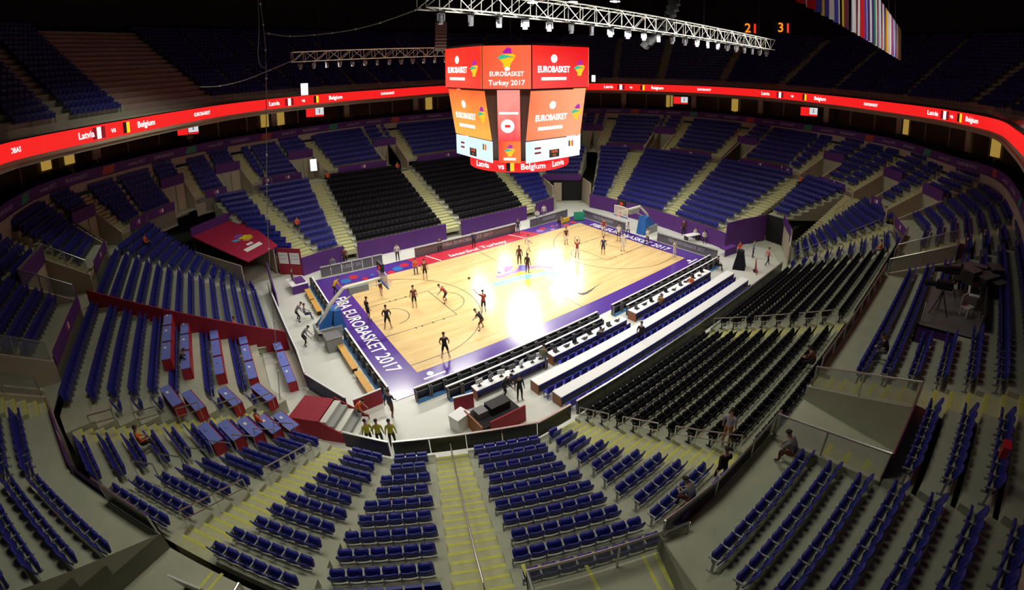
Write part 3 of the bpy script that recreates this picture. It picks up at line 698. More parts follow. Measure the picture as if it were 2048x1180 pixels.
# ledge wall with the purple strip
def ring_strip(ring, a, b, z0, z1, M, name, off0=0.0, off1=None, step=1.5, parent=None):
    mb = MB(); n = max(2, int(abs(b-a)/step)+1); ph = np.linspace(a, b, n); off1 = off0 if off1 is None else off1
    P = [ring(p) for p in ph]; O = [outw(ring, p) for p in ph]
    for i in range(n-1):
        mb.quad(v3(P[i+1]+O[i+1]*off0, z0), v3(P[i]+O[i]*off0, z0), v3(P[i]+O[i]*off1, z1), v3(P[i+1]+O[i+1]*off1, z1))
    return mb.build(name, M, parent)
def ring_flat(ring, a, b, z, o0, o1, M, name, step=1.5):
    return ring_strip(ring, a, b, z, z, M, name, o0, o1, step)
for a, b in zip(cuts[:-1], cuts[1:]):
    if inside((a+b)/2, PIT): continue
    e = ring_strip(MID, a, b, 4.4, TZ+.02, concrete_lip, 'wall_ledge', step=4); struct(e)
    if not inside((a+b)/2, AIS) and b-a > 1.5:
        s = ring_strip(MID, a+.15, b-.15, TZ-.38, TZ+.42, purple_cloth, 'purple_strip', -.06, step=4, parent=None); struct(s); s.name = 'trim_ledge'
        md = (a+b)/2; p = MID(md); o = outw(MID, md)
        tv = np.array([-o[1], o[0]])
        for k in (-.5, .5):
            q = p-o*.075+tv*k*.3
            MB().prism([q+tv*.12-o*.005, q-tv*.12-o*.005, q-tv*.12, q+tv*.12], TZ-.15, TZ+.2).build('printed_mark', white_paint if k < 0 else mat('printed_pink', (.5, .1, .3), .6, noise=(3, .1)), s)

# fascia band above the second tier
FB0, FB1 = -116.0, 200.0
struct(ring_strip(BAND, FB0, FB1, 9.7, 10.45, concrete_lip, 'wall_fascia_lip', -.12))
for a, b in ((FB0, -52), (172, FB1)): struct(ring_strip(BAND, a, b, 8.8, 9.75, concrete_lip, 'wall_fascia_base', -.1))
struct(ring_flat(BAND, FB0, FB1, 10.45, -.12, .3, concrete_lip, 'trim_fascia_top'))
fb = struct(ring_strip(BAND, FB0, FB1, 10.45, 11.35, purple_cloth, 'wall_fascia_banner', .02))
lavender = mat('printed_lavender', (.45, .40, .55), .6, noise=(3, .1)); coral = mat('printed_coral', (.50, .07, .05), .6, noise=(3, .1)); jade = mat('printed_jade', (.05, .25, .18), .6, noise=(3, .1))
ph = FB0+4; i = 0
while ph < FB1-3:
    p = BAND(ph); o = outw(BAND, ph); tv = np.array([o[1], -o[0]]); 
    if i % 3 == 2:
        MB().hexa([v3(p-o*.01+tv*x-o*y, 10.55) for x, y in ((-.7, 0), (.7, 0), (.7, .02), (-.7, .02))], [v3(p-o*.01+tv*x-o*y, 11.25) for x, y in ((-.4, 0), (.9, 0), (.9, .02), (-.4, .02))]).build('printed_swirl', coral if i % 2 else jade, fb)
    else:
        text('EUROBASKET' if i % 3 == 0 else 'turkey 2017', .42, lavender, fb, mtx=frame(v3(p-o*.05, 10.9), v3(-tv*-1, 0) if False else v3(tv, 0), (0, 0, 1)))
    ph += math.degrees(3.4/np.linalg.norm(p)); i += 1
# suites: floor, back wall, ceiling, piers, chairs
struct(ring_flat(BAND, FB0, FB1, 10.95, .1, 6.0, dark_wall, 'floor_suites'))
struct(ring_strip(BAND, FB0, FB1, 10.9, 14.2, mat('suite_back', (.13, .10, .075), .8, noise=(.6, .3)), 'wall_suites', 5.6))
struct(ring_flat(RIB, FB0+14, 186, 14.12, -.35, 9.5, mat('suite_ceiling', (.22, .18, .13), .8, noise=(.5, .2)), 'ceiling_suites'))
SUITE_CH = []
ph = FB0+3; i = 0
pier_m = MB().box((0, 0, 1.55), (.85, .35, 3.15)).mesh('pier', tan_wall); post_m = MB().box((0, 0, 1.55), (.12, .12, 3.15)).mesh('post', tan_wall)
warm = led('warm_suite_light', (1.0, .62, .12), .33)
while ph < FB1-2:
    p = BAND(ph); o = outw(BAND, ph); rz = math.atan2(o[1], o[0])-math.pi/2
    st = link('wall_pier', pier_m if i % 3 == 0 else post_m, None, v3(p+o*(3.3 if i % 3 else 3.0), 11.0), rz); struct(st)
    for k in range(5):
        pk = ph+math.degrees((.55+k*.66)/np.linalg.norm(p)); pp, oo = BAND(pk), outw(BAND, pk)
        SUITE_CH.append((v3(pp+oo*1.25, 10.95), math.atan2(oo[1], oo[0])+math.pi/2, pk))
    ph += math.degrees(3.75/np.linalg.norm(p)); i += 1
for px, py in ((95, 330), (140, 322), (530, 240), (860, 205), (1340, 205), (1470, 215), (1810, 247), (1990, 300), (560, 232)):
    d = ray(px, py); ph = math.degrees(math.atan2(*(CAM+d*60)[1::-1]))
    # find plan angle where the view ray meets the back wall
    best = min(np.arange(-100, 190, .5), key=lambda f: np.linalg.norm(np.cross((np.append(BAND(f)+outw(BAND, f)*5.4, 12.6)-CAM), d)))
    p = BAND(best)+outw(BAND, best)*5.45; o = outw(BAND, best); tv = np.array([-o[1], o[0]])
    MB().hexa([v3(p+tv*x-o*y, 11.4) for x, y in ((-.6, 0), (.6, 0), (.6, .05), (-.6, .05))], [v3(p+tv*x-o*y, 13.5) for x, y in ((-.6, 0), (.6, 0), (.6, .05), (-.6, .05))]).build('window_1', warm)
for o_ in [o for o in COL.objects if o.name.startswith('window_1')]: struct(o_, 'warmly lit glass of a suite')
# LED ribbon
RB0, RB1 = -101.5, 187.0
struct(ring_strip(RIB, RB0, RB1, 13.85, 14.35, tan_wall, 'wall_ribbon_lip', -.3, -.05))
led_red = led('led_red', (.80, .012, .012), 1.15); led_white = led('led_white', (1, .96, .94), 1.6); led_yellow = led('led_yellow', (1, .62, .03), 1.1)
led_maroon = led('led_maroon', (.22, .004, .01), 1.0); led_black = led('led_black', (.01, .01, .01), .3); led_orange = led('led_orange', (.95, .13, .02), 1.15)
rib = ring_strip(RIB, RB0, RB1, 14.35, 15.5, led_red, 'led_ribbon', -.06); tag(rib, 'long red LED ribbon ringing the arena below the upper tier', 'LED ribbon')
ring_strip(RIB, RB0, RB1, 14.3, 15.55, black_metal, 'ribbon_housing', .05, parent=rib)
_rf = np.arange(RB0, RB1, .25); _rp = np.array([np.append(RIB(f), 14.9) for f in _rf]); _rq = project(_rp)[:, 0]; _rq[(_rp-CAM)@CF < 0] = 1e6
def rib_phi(px): return float(_rf[np.argmin(abs(_rq-px))])
def rib_text(px, s, M=led_white, size=.68, z=14.93, sx=1.0):
    f = rib_phi(px); p = RIB(f); o = outw(RIB, f); tv = np.array([o[1], -o[0]])
    text(s, size, M, rib, mtx=frame(v3(p-o*.12, z), v3(tv, 0), (0, 0, 1)), sx=sx)
def rib_box(px, w, cols):
    f = rib_phi(px); p = RIB(f); o = outw(RIB, f); tv = np.array([o[1], -o[0]])
    for i, M in enumerate(cols):
        x0, x1 = -w/2+w*i/len(cols), -w/2+w*(i+1)/len(cols); q = p-o*.10
        MB().hexa([v3(q+tv*x-o*y, 14.5) for x, y in ((x0, 0), (x1, 0), (x1, .02), (x0, .02))], [v3(q+tv*x-o*y, 15.35) for x, y in ((x0, 0), (x1, 0), (x1, .02), (x0, .02))]).build('led_flag', M, rib)
for px in (30, 403, 775, 1408, 1743): rib_text(px, 'EUROBASKET', size=.46, sx=.85)
for px in (170, 548, 1216, 1531, 1866): rib_text(px, 'Latvia')
for px in (291, 671, 1316, 1641, 1945): rib_text(px, 'Belgium')
for px in (226, 605, 1262, 1586, 1905): rib_text(px, 'vs', size=.6)
for px in (197, 578, 1242, 1561, 1890): rib_box(px, 1.3, [led_maroon, led_white, led_maroon])
for px in (254, 634, 1288, 1612, 1922): rib_box(px, 1.1, [led_black, led_yellow, led_red])
# glass rail and upper tier (dark)
struct(ring_flat(RIB, RB0, RB1, 15.6, -.1, 2.2, concrete, 'floor_upper_walkway'))
ug = ring_strip(RIB, RB0, RB1, 15.6, 16.5, glassmat('upper_glass', (.2, .2, .22), .25), 'glass_balustrade', .25); tag(ug, 'dim glass balustrade along the front of the upper tier', 'balustrade')
UA = []
for px, py in ((20, 250), (140, 240), (268, 222), (432, 192), (600, 176), (765, 165), (930, 160), (1225, 165), (1320, 170), (1440, 170), (1555, 190), (1665, 195), (1790, 225), (1930, 245), (2000, 262)):
    d = ray(px, py); best = min(np.arange(-100, 188, .5), key=lambda f: np.linalg.norm(np.cross((np.append(RIB(f)+outw(RIB, f)*2, 16.2)-CAM), d)) if np.dot(np.append(RIB(f), 16)-CAM, d) > 0 else 1e9)
    UA.append(best)
UA = sorted(UA); UR, UD = 17, .52
pale_bench = mat('pale_upper_bench', (.50, .38, .34), .8, noise=(1, .2))
edges = [RB0]+UA+[RB1]
for a, b in zip(edges[:-1], edges[1:]):
    n = max(1, int((b-a)/7)); sub = np.linspace(a, b, n+1)
    pq = project(np.append(RIB((a+b)/2)+outw(RIB, (a+b)/2)*2, 16.2))[0]; pale = 300 < pq[0] < 400 and (a+b)/2 > 60
    for a1, b1 in zip(sub[:-1], sub[1:]):
        pa, pb, oa, ob = RIB(a1), RIB(b1), outw(RIB, a1), outw(RIB, b1)
        terrace(pb+ob*2.2, pa+oa*2.2, pa+oa*17.5, pb+ob*17.5, 16.0, UD, UR, pale_bench if pale else concrete, base=15.4)
        if not pale:
            for i in range(UR):
                s = 2.2+15.3*(i+.6)/UR
                seat_row(pa+oa*s, pb+ob*s, 16.0+UD*i, -(pa+pb), 'blue', 'upper tier', i, .1 if n > 1 else .7, pitch=.55)
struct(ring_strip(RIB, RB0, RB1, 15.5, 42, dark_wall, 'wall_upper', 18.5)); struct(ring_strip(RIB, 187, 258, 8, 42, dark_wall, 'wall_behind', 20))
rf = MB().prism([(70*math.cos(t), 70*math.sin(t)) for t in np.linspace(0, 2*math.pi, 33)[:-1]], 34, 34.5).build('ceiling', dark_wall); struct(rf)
# ------------------------------------------------------------------ seats
EXCL = [(-2.4, 3.0, -33.5, -30.2)]     # the television platform stands over these seats
SEATS = [s for s in SEATS if not any(x0 < s[1][0] < x1 and y0 < s[1][1] < y1 and s[2] > 6 for x0, x1, y0, y1 in EXCL)]
def shell(fn, nx, nz, th):
    """closed curved panel: fn(u,s)->(x,y,z) front surface, th thickness towards -y"""
    V, F = [], []
    for k in (0, 1):
        for j in range(nz+1):
            for i in range(nx+1):
                x, y, z = fn(i/nx*2-1, j/nz); V.append((x, y-th*k, z))
    w = nx+1; o = w*(nz+1)
    for j in range(nz):
        for i in range(nx):
            a = j*w+i; F.append([a, a+1, a+w+1, a+w]); F.append([o+a+w, o+a+w+1, o+a+1, o+a])
    for i in range(nx):
        F.append([i+1, i, o+i, o+i+1]); a = nz*w+i; F.append([a, a+1, o+a+1, o+a])
    for j in range(nz):
        a = j*w; F.append([a, a+w, o+a+w, o+a]); a = j*w+nx; F.append([a+w, a, o+a, o+a+w])
    return V, F
def hw(s, w, r): return w if s < 1-r else w*(.74+.26*math.sqrt(max(0, 1-((s-1+r)/r)**2)))
def seat_meshes(M, tagn):
    V, F = shell(lambda u, s: (u*hw(s, .240, .3), -.13-.15*s+.035*u*u, .40+.47*s), 6, 5, .045)
    back = MB().add(V, F).mesh(tagn+'_backrest', M, True)
    V, F = shell(lambda u, s: (u*hw(s, .225, .35), .05+.09*s-.02*(1-u*u), .37+.36*s), 4, 4, .08)
    pan = MB().add(V, F).mesh(tagn+'_pan', M, True)
    gm = grey_metal if tagn == 'blue' else black_metal
    sup = MB().box((-.2525, -.04, .28), (.035, .07, .56)).box((-.2525, .0, .58), (.045, .32, .045)).box((-.2525, -.02, .02), (.06, .24, .04)).mesh(tagn+'_support', gm)
    beam = MB().box((0, -.16, .27), (.505, .035, .06)).mesh(tagn+'_beam', white_paint if tagn == 'blue' else grey_metal)
    return back, pan, sup, beam
PROTO = {'blue': seat_meshes(blue_seat, 'blue'), 'black': seat_meshes(black_seat, 'black')}
def low_seat(level):
    b = MB(); b.cur = 0
    b.hexa([(-.248, -.16, .36), (.248, -.16, .36), (.248, -.10, .36), (-.248, -.10, .36)], [(-.225, -.32, .90), (.225, -.32, .90), (.225, -.26, .90), (-.225, -.26, .90)])
    b.hexa([(-.235, -.04, .36), (.235, -.04, .36), (.235, .06, .36), (-.235, .06, .36)], [(-.215, .04, .74), (.215, .04, .74), (.215, .15, .74), (-.215, .15, .74)])
    if level:
        b.cur = 1; b.box((-.2525, -.02, .24), (.035, .12, .48))
    return np.array(b.v), b.f, b.m
def seat_stuff(items, name, mats, label, cat, level):
    V, F, Mi = low_seat(level); nv = len(V); allv = np.zeros((len(items)*nv, 3)); faces = []; mi = []
    for k, (kd, p, z, rz, bl, r, i, n) in enumerate(items):
        c, s = math.cos(rz), math.sin(rz)
        allv[k*nv:(k+1)*nv, 0] = V[:, 0]*c-V[:, 1]*s+p[0]; allv[k*nv:(k+1)*nv, 1] = V[:, 0]*s+V[:, 1]*c+p[1]; allv[k*nv:(k+1)*nv, 2] = V[:, 2]+z
        o = k*nv
        faces.extend([[q+o for q in f] for f in F]); mi.extend(Mi)
    me = bpy.data.meshes.new(name); me.from_pydata(allv, [], faces)
    for M in mats: me.materials.append(M)
    me.polygons.foreach_set('material_index', mi); me.update()
    return tag(link(name, me), label, cat, kind='stuff')
def visible_rank(it):
    P = np.array([it[1][0], it[1][1], it[2]+.5]); q = project(P)[0]
    if not (4 < q[0] < 2044 and 4 < q[1] < 1172): return 1e9
    return np.linalg.norm(P-CAM)
def tier_block(it):
    x, y = it[1]
    if it[4] != 'second tier': return it[4]
    a = math.degrees(math.atan2(y, x))
    if -112 < a < -60: return 'upper right stand ' + ('below the railed exit' if x < -8.9 else 'beyond the railed exit' if x < 6.5 else 'beyond the camera platform')
    return 'upper left stand ' + ('at the bottom corner' if a < -135 or a > 210 else 'by the left edge exit' if a > 196 or a < -160 else 'beyond the left edge')
singles = {}
for kind in ('blue', 'black'):
    its = [s for s in SEATS if s[0] == kind]
    dist = np.array([visible_rank(s) for s in its]); order = np.argsort(dist)
    pick = set(int(i) for i in order[:300] if dist[i] < 1e8)
    used = {}
    for i in pick:
        it = its[i]; back, pan, sup, beam = PROTO[kind]
        e = link('tip_up_seat' if kind == 'blue' else 'black_tip_up_seat', None, None, v3(it[1], it[2]), it[3])
        link('backrest', back, e); link('seat_pan', pan, e); link('support', sup, e); link('beam', beam, e)
        bl = tier_block(it)
        used.setdefault((bl, it[5]), []).append((it, e))
    for (bl, row), lst in used.items():
        # order along the row as seen in the photo, left to right
        lst.sort(key=lambda t: project(np.append(t[0][1], t[0][2]))[0][0])
        for j, (it, e) in enumerate(lst):
            tag(e, '%s seat, %s from left in %s row, %s' % (kind, ORD[j], ORD[row], bl), 'seat', '%s seats near the camera' % kind)
    rest = [its[i] for i in range(len(its)) if i not in pick]
    seat_stuff(rest, 'stadium_seats' if kind == 'blue' else 'black_stadium_seats', [blue_seat if kind == 'blue' else black_seat, grey_metal if kind == 'blue' else black_metal],
               'rows of %s seats filling the rest of the arena' % kind if kind == 'blue' else 'rows of black seats on the far and near stands', 'seating', 1)
# black armchairs in the suites
arm_m = MB().box((0, 0, .25), (.52, .5, .3)).box((0, -.24, .6), (.5, .12, .55)).box((-.27, 0, .38), (.07, .45, .3)).box((.27, 0, .38), (.07, .45, .3)).mesh('armchair', black_seat)
ch = sorted(SUITE_CH, key=lambda c: np.linalg.norm(np.array(c[0])-CAM))
ch = [c for c in ch if (lambda q: 0 < q[0] < 2048 and 0 < q[1] < 1180)(project(np.array(c[0]))[0])][:290]
for c, rz, pk in ch:
    o = link('suite_armchair', arm_m, None, c, rz); tag(o, 'black armchair in a suite between the purple fascia and the red ribbon', 'chair', 'armchairs in the suites')
# ------------------------------------------------------------------ walls around the event floor
def at_dist(px, py, D):
    d = ray(px, py); return CAM+d*(D/math.hypot(d[0], d[1]))
def wall(pts, z0, z1, M, name, th=.12, parent=None, closed=False):
    mb = MB(); pts = [np.array(p, float)[:2] for p in pts]
    for a, b in zip(pts[:-1], pts[1:]):
        d = (b-a)/np.linalg.norm(b-a); n = np.array([-d[1], d[0]])*th/2
        mb.hexa([v3(p, z0) for p in (a-n, b-n, b+n, a+n)], [v3(p, z1) for p in (a-n, b-n, b+n, a+n)])
    return mb.build(name, M, parent)
w = struct(wall([(-16.8, 11.55), (-14.8, 12.2), (-12.4, 12.55), (-12.4, 12.62)], 0, 1.75, purple_cloth, 'wall_far_left_purple'))
w = struct(wall([(-10.9, 12.65), (-.9, 12.65)], 0, 1.75, purple_cloth, 'wall_far_purple'))
w = struct(wall([(1.0, 12.65), (10.1, 12.7)], 0, 1.75, purple_cloth, 'wall_far_purple'))
w = struct(wall([(11.7, 12.85), (15.0, 13.4)], 0, 1.75, purple_cloth, 'wall_far_right_purple'))
w = struct(wall([(19.5, 11.3), (19.95, 9.0), (20.1, .3), (20.0, -1.2), (19.2, -7.6), (18.8, -9.3)], 0, 1.8, purple_cloth, 'wall_right_purple'))
w = struct(wall([(18.8, -9.3), (21.4, -10.0), (24.4, -11.2)], 0, 2.9, purple_cloth, 'wall_tunnel_purple'))
w = struct(wall([(16.4, -17.2), (20.6, -15.7), (24.2, -13.5)], 0, 3.1, tan_wall, 'wall_tunnel_concrete'))
w = struct(wall([(19.0, -16.15), (20.6, -15.55), (24.1, -13.35)], 2.5, 3.4, purple_cloth, 'trim_tunnel', .08))
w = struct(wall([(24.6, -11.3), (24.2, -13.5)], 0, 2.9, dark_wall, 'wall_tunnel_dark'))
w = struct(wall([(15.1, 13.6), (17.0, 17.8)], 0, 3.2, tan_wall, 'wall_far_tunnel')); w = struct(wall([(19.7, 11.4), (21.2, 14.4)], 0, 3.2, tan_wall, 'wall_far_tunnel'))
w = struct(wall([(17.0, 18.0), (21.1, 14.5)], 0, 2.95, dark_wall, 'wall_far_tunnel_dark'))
w = struct(wall([(16.9, 17.9), (20.9, 14.5)], 2.9, 3.75, purple_cloth, 'trim_far_tunnel', .08))
struct(wall([(17.9, 16.7), (18.7, 16.0)], 0, 2.6, tan_wall, 'door_1', .1), 'tan door leaf in the far tunnel')
# barrier along the left of the floor
def barrier(pts, label, z0=0, z1=1.1, M=None, top=None, seg=1.6, name='floor_barrier', cat='barrier', th=.08):
    e = empty(name, v3(pts[0], z0)); tag(e, label, cat); o = np.array(pts[0], float)[:2]
    for a, b in zip(pts[:-1], pts[1:]):
        a, b = np.array(a, float)[:2]-o, np.array(b, float)[:2]-o; Lg = np.linalg.norm(b-a); n = max(1, round(Lg/seg)); d = (b-a)/Lg; nn = np.array([-d[1], d[0]])*th/2
        for i in range(n):
            p, q = a+(b-a)*(i/n)+d*.02, a+(b-a)*((i+1)/n)-d*.02
            MB().hexa([v3(x, 0.02) for x in (p-nn, q-nn, q+nn, p+nn)], [v3(x, z1-z0) for x in (p-nn, q-nn, q+nn, p+nn)]).build('panel', M or board_grey, e)
        MB().hexa([v3(x, z1-z0) for x in (a-nn*1.3, b-nn*1.3, b+nn*1.3, a+nn*1.3)], [v3(x, z1-z0+.05) for x in (a-nn*1.3, b-nn*1.3, b+nn*1.3, a+nn*1.3)]).build('top_rail', top or steel, e)
    return e
navy_panel = mat('navy_panel', (.02, .018, .09), .5, noise=(2, .2)); dark_panel = mat('dark_panel', (.025, .024, .022), .25, noise=(2, .2))
barrier([(-20.45, 9.0), (-20.4, 2.8), (-20.35, -2.8), (-20.5, -5.5)], 'long dark barrier between the floor and the left press rows', M=navy_panel, top=white_paint)
barrier([(-20.5, -5.6), (-19.05, -9.0)], 'slanting dark barrier beside the blue press tables', M=navy_panel, top=white_paint)
# front rails of the near stands
def offs(p, q, d):
    p, q = np.array(p), np.array(q); t = (q-p)/np.linalg.norm(q-p); n = np.array([-t[1], t[0]]); return p+n*d, q+n*d
barrier([(14.4, yF+.12), (-9.9, yF+.12)], 'long dark glass rail in front of the black seats', ZF-.02, 2.2, dark_panel, steel, 2.0, 'dark_panel_rail', 'rail')
barrier([(-10.3, yF+.12), (K1(-.15)[0], yF+.12)], 'short dark rail at the foot of the yellow stairs', ZF-.02, 2.2, dark_panel, steel, 1.6, 'dark_panel_rail', 'rail')
k1o, k2o, k3o = K1(-.15), K2(-.15), K3(-.15)
barrier([k1o+(.0, .02), k2o+(.1, -.04)], 'dark panelled rail at the foot of the central stairs', ZF-.02, 2.2, dark_panel, steel, 1.6, 'dark_panel_rail', 'rail')
barrier([k2o+(-.05, .05), k3o*.45+k2o*.55], 'dark panelled rail with purple edge at the corner stairs', ZF-.02, 2.2, navy_panel, steel, 1.6, 'dark_panel_rail', 'rail')
barrier([(-18.72, -9.25), (-16.95, -9.1)], 'red panel barrier at the corner of the court', 0, 1.0, red_cloth, white_paint, 1.9, 'red_barrier')
barrier([(-13.95, -12.05), (-12.8, -12.3)], 'short red board beside the camera booth', 0, 1.0, red_cloth, white_paint, 1.9, 'red_barrier')

# handrails
def handrail(pts, label, h=.95, posts=True, second=True, r=.03):
    e = empty('handrail', tuple(pts[0])); tag(e, label, 'handrail'); o = np.array(pts[0], float); P = [np.array(p, float)-o for p in pts]
    MB().tube([p+(0, 0, h) for p in P], r, 6).build('top_bar', steel, e)
    if second: MB().tube([p+(0, 0, h*.55) for p in P], r*.8, 6).build('lower_bar', steel, e)
    if posts:
        for p in P: MB().tube([p, p+(0, 0, h)], r*.8, 6).build('post', steel, e)
    return e
def stair_line(Fa, Ba, zf, dz, rows, k0, k1, step=2, m=(0, 0)):
    Fa, Ba = np.array(Fa, float)[:2], np.array(Ba, float)[:2]
    return [v3(Fa+(Ba-Fa)*(k/rows)+m, zf-dz+dz*k+.2) for k in np.arange(k0, k1+.01, step)]
handrail(stair_line((np.array(sL[0])+sR[0])/2, (np.array(sL[1])+sR[1])/2, ZF, DZ, 10, .3, 9.9, 1.6), 'long steel handrail down the middle of the central stairs', second=False)
handrail(stair_line(eR[0], eR[1], ZF, DZ, 10, 1.5, 4.7, 1.6), 'steel handrail on the upper left stairs, lower length')
handrail(stair_line(eR[0], eR[1], ZF, DZ, 10, 6.0, 9.2, 1.6), 'steel handrail on the left stairs beside the dark seats')
for i, (a, b) in enumerate(((.3, 2.3), (3.2, 5.2), (6.1, 9.3))):
    handrail(stair_line((-10.1, yF), (-10.1, yB), ZF, DZ, 10, a, b, 1.0), 'looped rail, %s from the floor, at the black seat ends' % ORD[i])
for i, (a, b) in enumerate(((.2, 2.6), (3.2, 5.6), (6.2, 9.4))):
    handrail(stair_line((2.35, yF), (2.35, yB), ZF, DZ, 10, a, b, 1.2), 'looped rail, %s from the floor, on the cross stairs' % ORD[i])
for i, (a, b) in enumerate(((.5, 5.2), (6, 10.6))):
    handrail(stair_line((17.4, -17.0), (22.2, -25.4), ZF, DZ, 11, a, b, 1.6), 'thin rail on the right corner stairs, %s' % ('lower half' if i == 0 else 'upper half'))
    handrail(stair_line((21.0, -16.4), (27.2, -20.8), ZF+.4, DZ, 11, a, b, 1.6), 'thin rail on the stairs above the tunnel wall, %s' % ('lower half' if i == 0 else 'upper half'))
for i in range(7):   # short rails between the corner block and the left block
    p = K3(1.2+i*1.15); q = p+np.array((.55, -.30))*1.0
    handrail([v3(p+(.25, .1), ZF+DZ*(1.2+i*1.15)), v3(q+(.6, -.1), ZF+DZ*(1.2+i*1.15))], 'short pale rail beside the corner seats, %s from the floor' % ORD[i], second=False)
for i in range(5):   # rails on the press aisle
    r_ = .6+i*2; p = pF(-8.6-.40*r_, r_); handrail([v3(p+(-.1, .15), ZF+DZ*r_), v3(p+(1.0, .3), ZF+DZ*r_)], 'double rail across the press aisle, %s from the floor' % ORD[i])
# rails at the near ledge and around the near exits
def glass_rail(pts, label, h=1.0, M=None):
    e = empty('glass_rail', tuple(pts[0])); tag(e, label, 'rail'); o = np.array(pts[0], float); P = [np.array(p, float)-o for p in pts]
    for i, (a, b) in enumerate(zip(P[:-1], P[1:])):
        d = (b-a)/np.linalg.norm(b-a); n = np.cross(d, (0, 0, 1))*.015
        MB().hexa([a-n+(0, 0, .08), b-n+(0, 0, .08), b+n+(0, 0, .08), a+n+(0, 0, .08)], [a-n+(0, 0, h), b-n+(0, 0, h), b+n+(0, 0, h), a+n+(0, 0, h)]).build('pane', M or glass, e)
    MB().tube([p+(0, 0, h) for p in P], .04, 8).build('top_bar', steel, e)
    for p in P: MB().tube([p, p+(0, 0, h)], .035, 6).build('post', steel, e)
    return e
def lp(ph, t, z): return v3(lerp2(ph, t), z)
for j, lab in ((11, 'railed exit beside the black seats'), (14, 'exit at the left edge'), (13, 'wide exit near the red partition'), (12, 'far exit of the right stand')):
    a, b = PIT[j]; t4 = 3.6/TR
    for s_, f in enumerate((a, b)):
        TD = tier_rise(norm180((a+b)/2))
        glass_rail([lp(f, .02, TZ), lp(f, t4*.5, TZ+TD*1.7), lp(f, t4, TZ+TD*3.4)], 'glass rail on the %s side of the %s' % ('near' if s_ else 'far', lab))
    glass_rail([lp(a, t4, TZ+TD*3.4), lp(b, t4, TZ+TD*3.4)], 'glass rail along the back of the %s' % lab)
LB = [(-148.5, -144.6, 'at the bottom left corner'), (-120.4, -109.6, 'bottom right beside the central block'), (-101.5, -76, 'behind the black seats'), (-70.5, -60, 'at the far end of the black seats')]
for a, b, lab in LB:
    n = max(2, int((b-a)/3)+1); glass_rail([v3(MID(f)+outw(MID, f)*.05, TZ) for f in np.linspace(a, b, n)], 'dark ledge rail with bright steel top, %s' % lab, .75, dark_glass)

# ------------------------------------------------------------------ press tables, boards and chairs on the near side
def press_table(x0, x1, y0, y1, label, leg_dx=2.2, end=brown_wood):
    e = empty('press_table', ((x0+x1)/2, (y0+y1)/2, 0)); tag(e, label, 'table'); hx, hy = (x1-x0)/2, (y1-y0)/2
    MB().box((0, 0, .735), (2*hx, 2*hy, .05)).build('table_top', white_cloth, e)
    MB().box((0, hy-.03, .36), (2*hx, .03, .70)).build('skirt', blue_cloth, e)
    MB().box((0, -hy+.05, .60), (2*hx, .03, .22)).build('back_rail', blue_cloth, e)
    for s in (-1, 1): MB().box((s*(hx-.02), 0, .36), (.04, 2*hy-.04, .70)).build('end_panel', end, e)
    n = max(2, int(2*hx/leg_dx))
    for i in range(1, n): MB().box((-hx+2*hx*i/n, -hy+.1, .35), (.05, .05, .70)).build('leg', black_metal, e)
    return e
press_table(-6.8, .1, -12.05, -11.4, 'front press table, left of the gap, crowded with equipment')
press_table(1.2, 11.6, -11.95, -11.15, 'front press table, right of the gap, with laptops')
press_table(-9.35, 12.7, -13.72, -12.95, 'long empty white press table in the middle row')
press_table(-9.1, 12.3, -15.38, -14.62, 'long empty white press table nearest the black seats')
press_table(-12.4, -7.2, -12.0, -11.4, 'equipment table at the left end of the front press row')
chair_m = MB().box((0, 0, .45), (.44, .42, .05)).box((0, -.22, .72), (.44, .05, .42)).box((-.19, .17, .22), (.03, .03, .44)).box((.19, .17, .22), (.03, .03, .44)).box((-.19, -.2, .22), (.03, .03, .44)).box((.19, -.2, .22), (.03, .03, .44)).mesh('press_chair', blue_cloth)
for y, x0, x1, nm in ((-12.5, -6.5, 11.2, 'front'), (-14.16, -9.0, 12.3, 'middle'), (-15.85, -8.8, 12.0, 'rear')):
    n = int((x1-x0)/.66)
    for i in range(n):
        if nm == 'front' and 0 < x0+i*.66 < 1.2: continue
        o = link('press_chair', chair_m, None, (x0+i*.66, y, 0), random.uniform(-.06, .06))
        tag(o, 'dark blue chair, %s from left, behind the %s press table' % (ORD[i], nm), 'chair', 'chairs behind the press tables')
def laptop(loc, rz, label, i):
    e = empty('laptop', loc, rz); tag(e, label, 'laptop', 'laptops on the press tables')
    MB().box((0, 0, .012), (.36, .25, .022)).build('keyboard', black_metal, e)
    MB().box((0, .15, .13), (.36, .015, .24), tilt=-.25).build('screen', black_metal if i % 3 else board_grey, e)
k = 0
for i, x in enumerate((-6.3, -5.4, -4.7, -3.9, -3.2, -2.3, -1.5, -.6)): laptop((x, -11.75+.1*math.sin(i*2), .762), .3*math.sin(i*3)+3.14*(i % 2), 'dark laptop, %s from left, on the crowded front table' % ORD[i], i)
for i, x in enumerate((1.8, 2.7, 3.5, 4.6, 5.6, 6.3, 7.4, 8.2, 9.3, 10.1, 10.9)): laptop((x, -11.55+.1*math.sin(i*2), .762), .3*math.sin(i*3)+3.14*(i % 2), 'dark laptop, %s from left, right of the gap in the front table' % ORD[i], i)
for i, x in enumerate((-12.0, -11.2, -10.5, -9.7, -9.0, -8.2, -7.6)):
    e = empty('monitor', (x, -11.7, .762), .4*math.sin(i*2)); tag(e, 'small monitor, %s from left, on the left end equipment table' % ORD[i], 'monitor', 'monitors on the equipment table')
    MB().box((0, 0, .02), (.22, .18, .03)).build('foot', black_metal, e); MB().box((0, 0, .12), (.05, .04, .2)).build('neck', black_metal, e); MB().box((0, .02, .33), (.46, .05, .30)).build('screen', board_grey if i % 2 else white_paint, e)
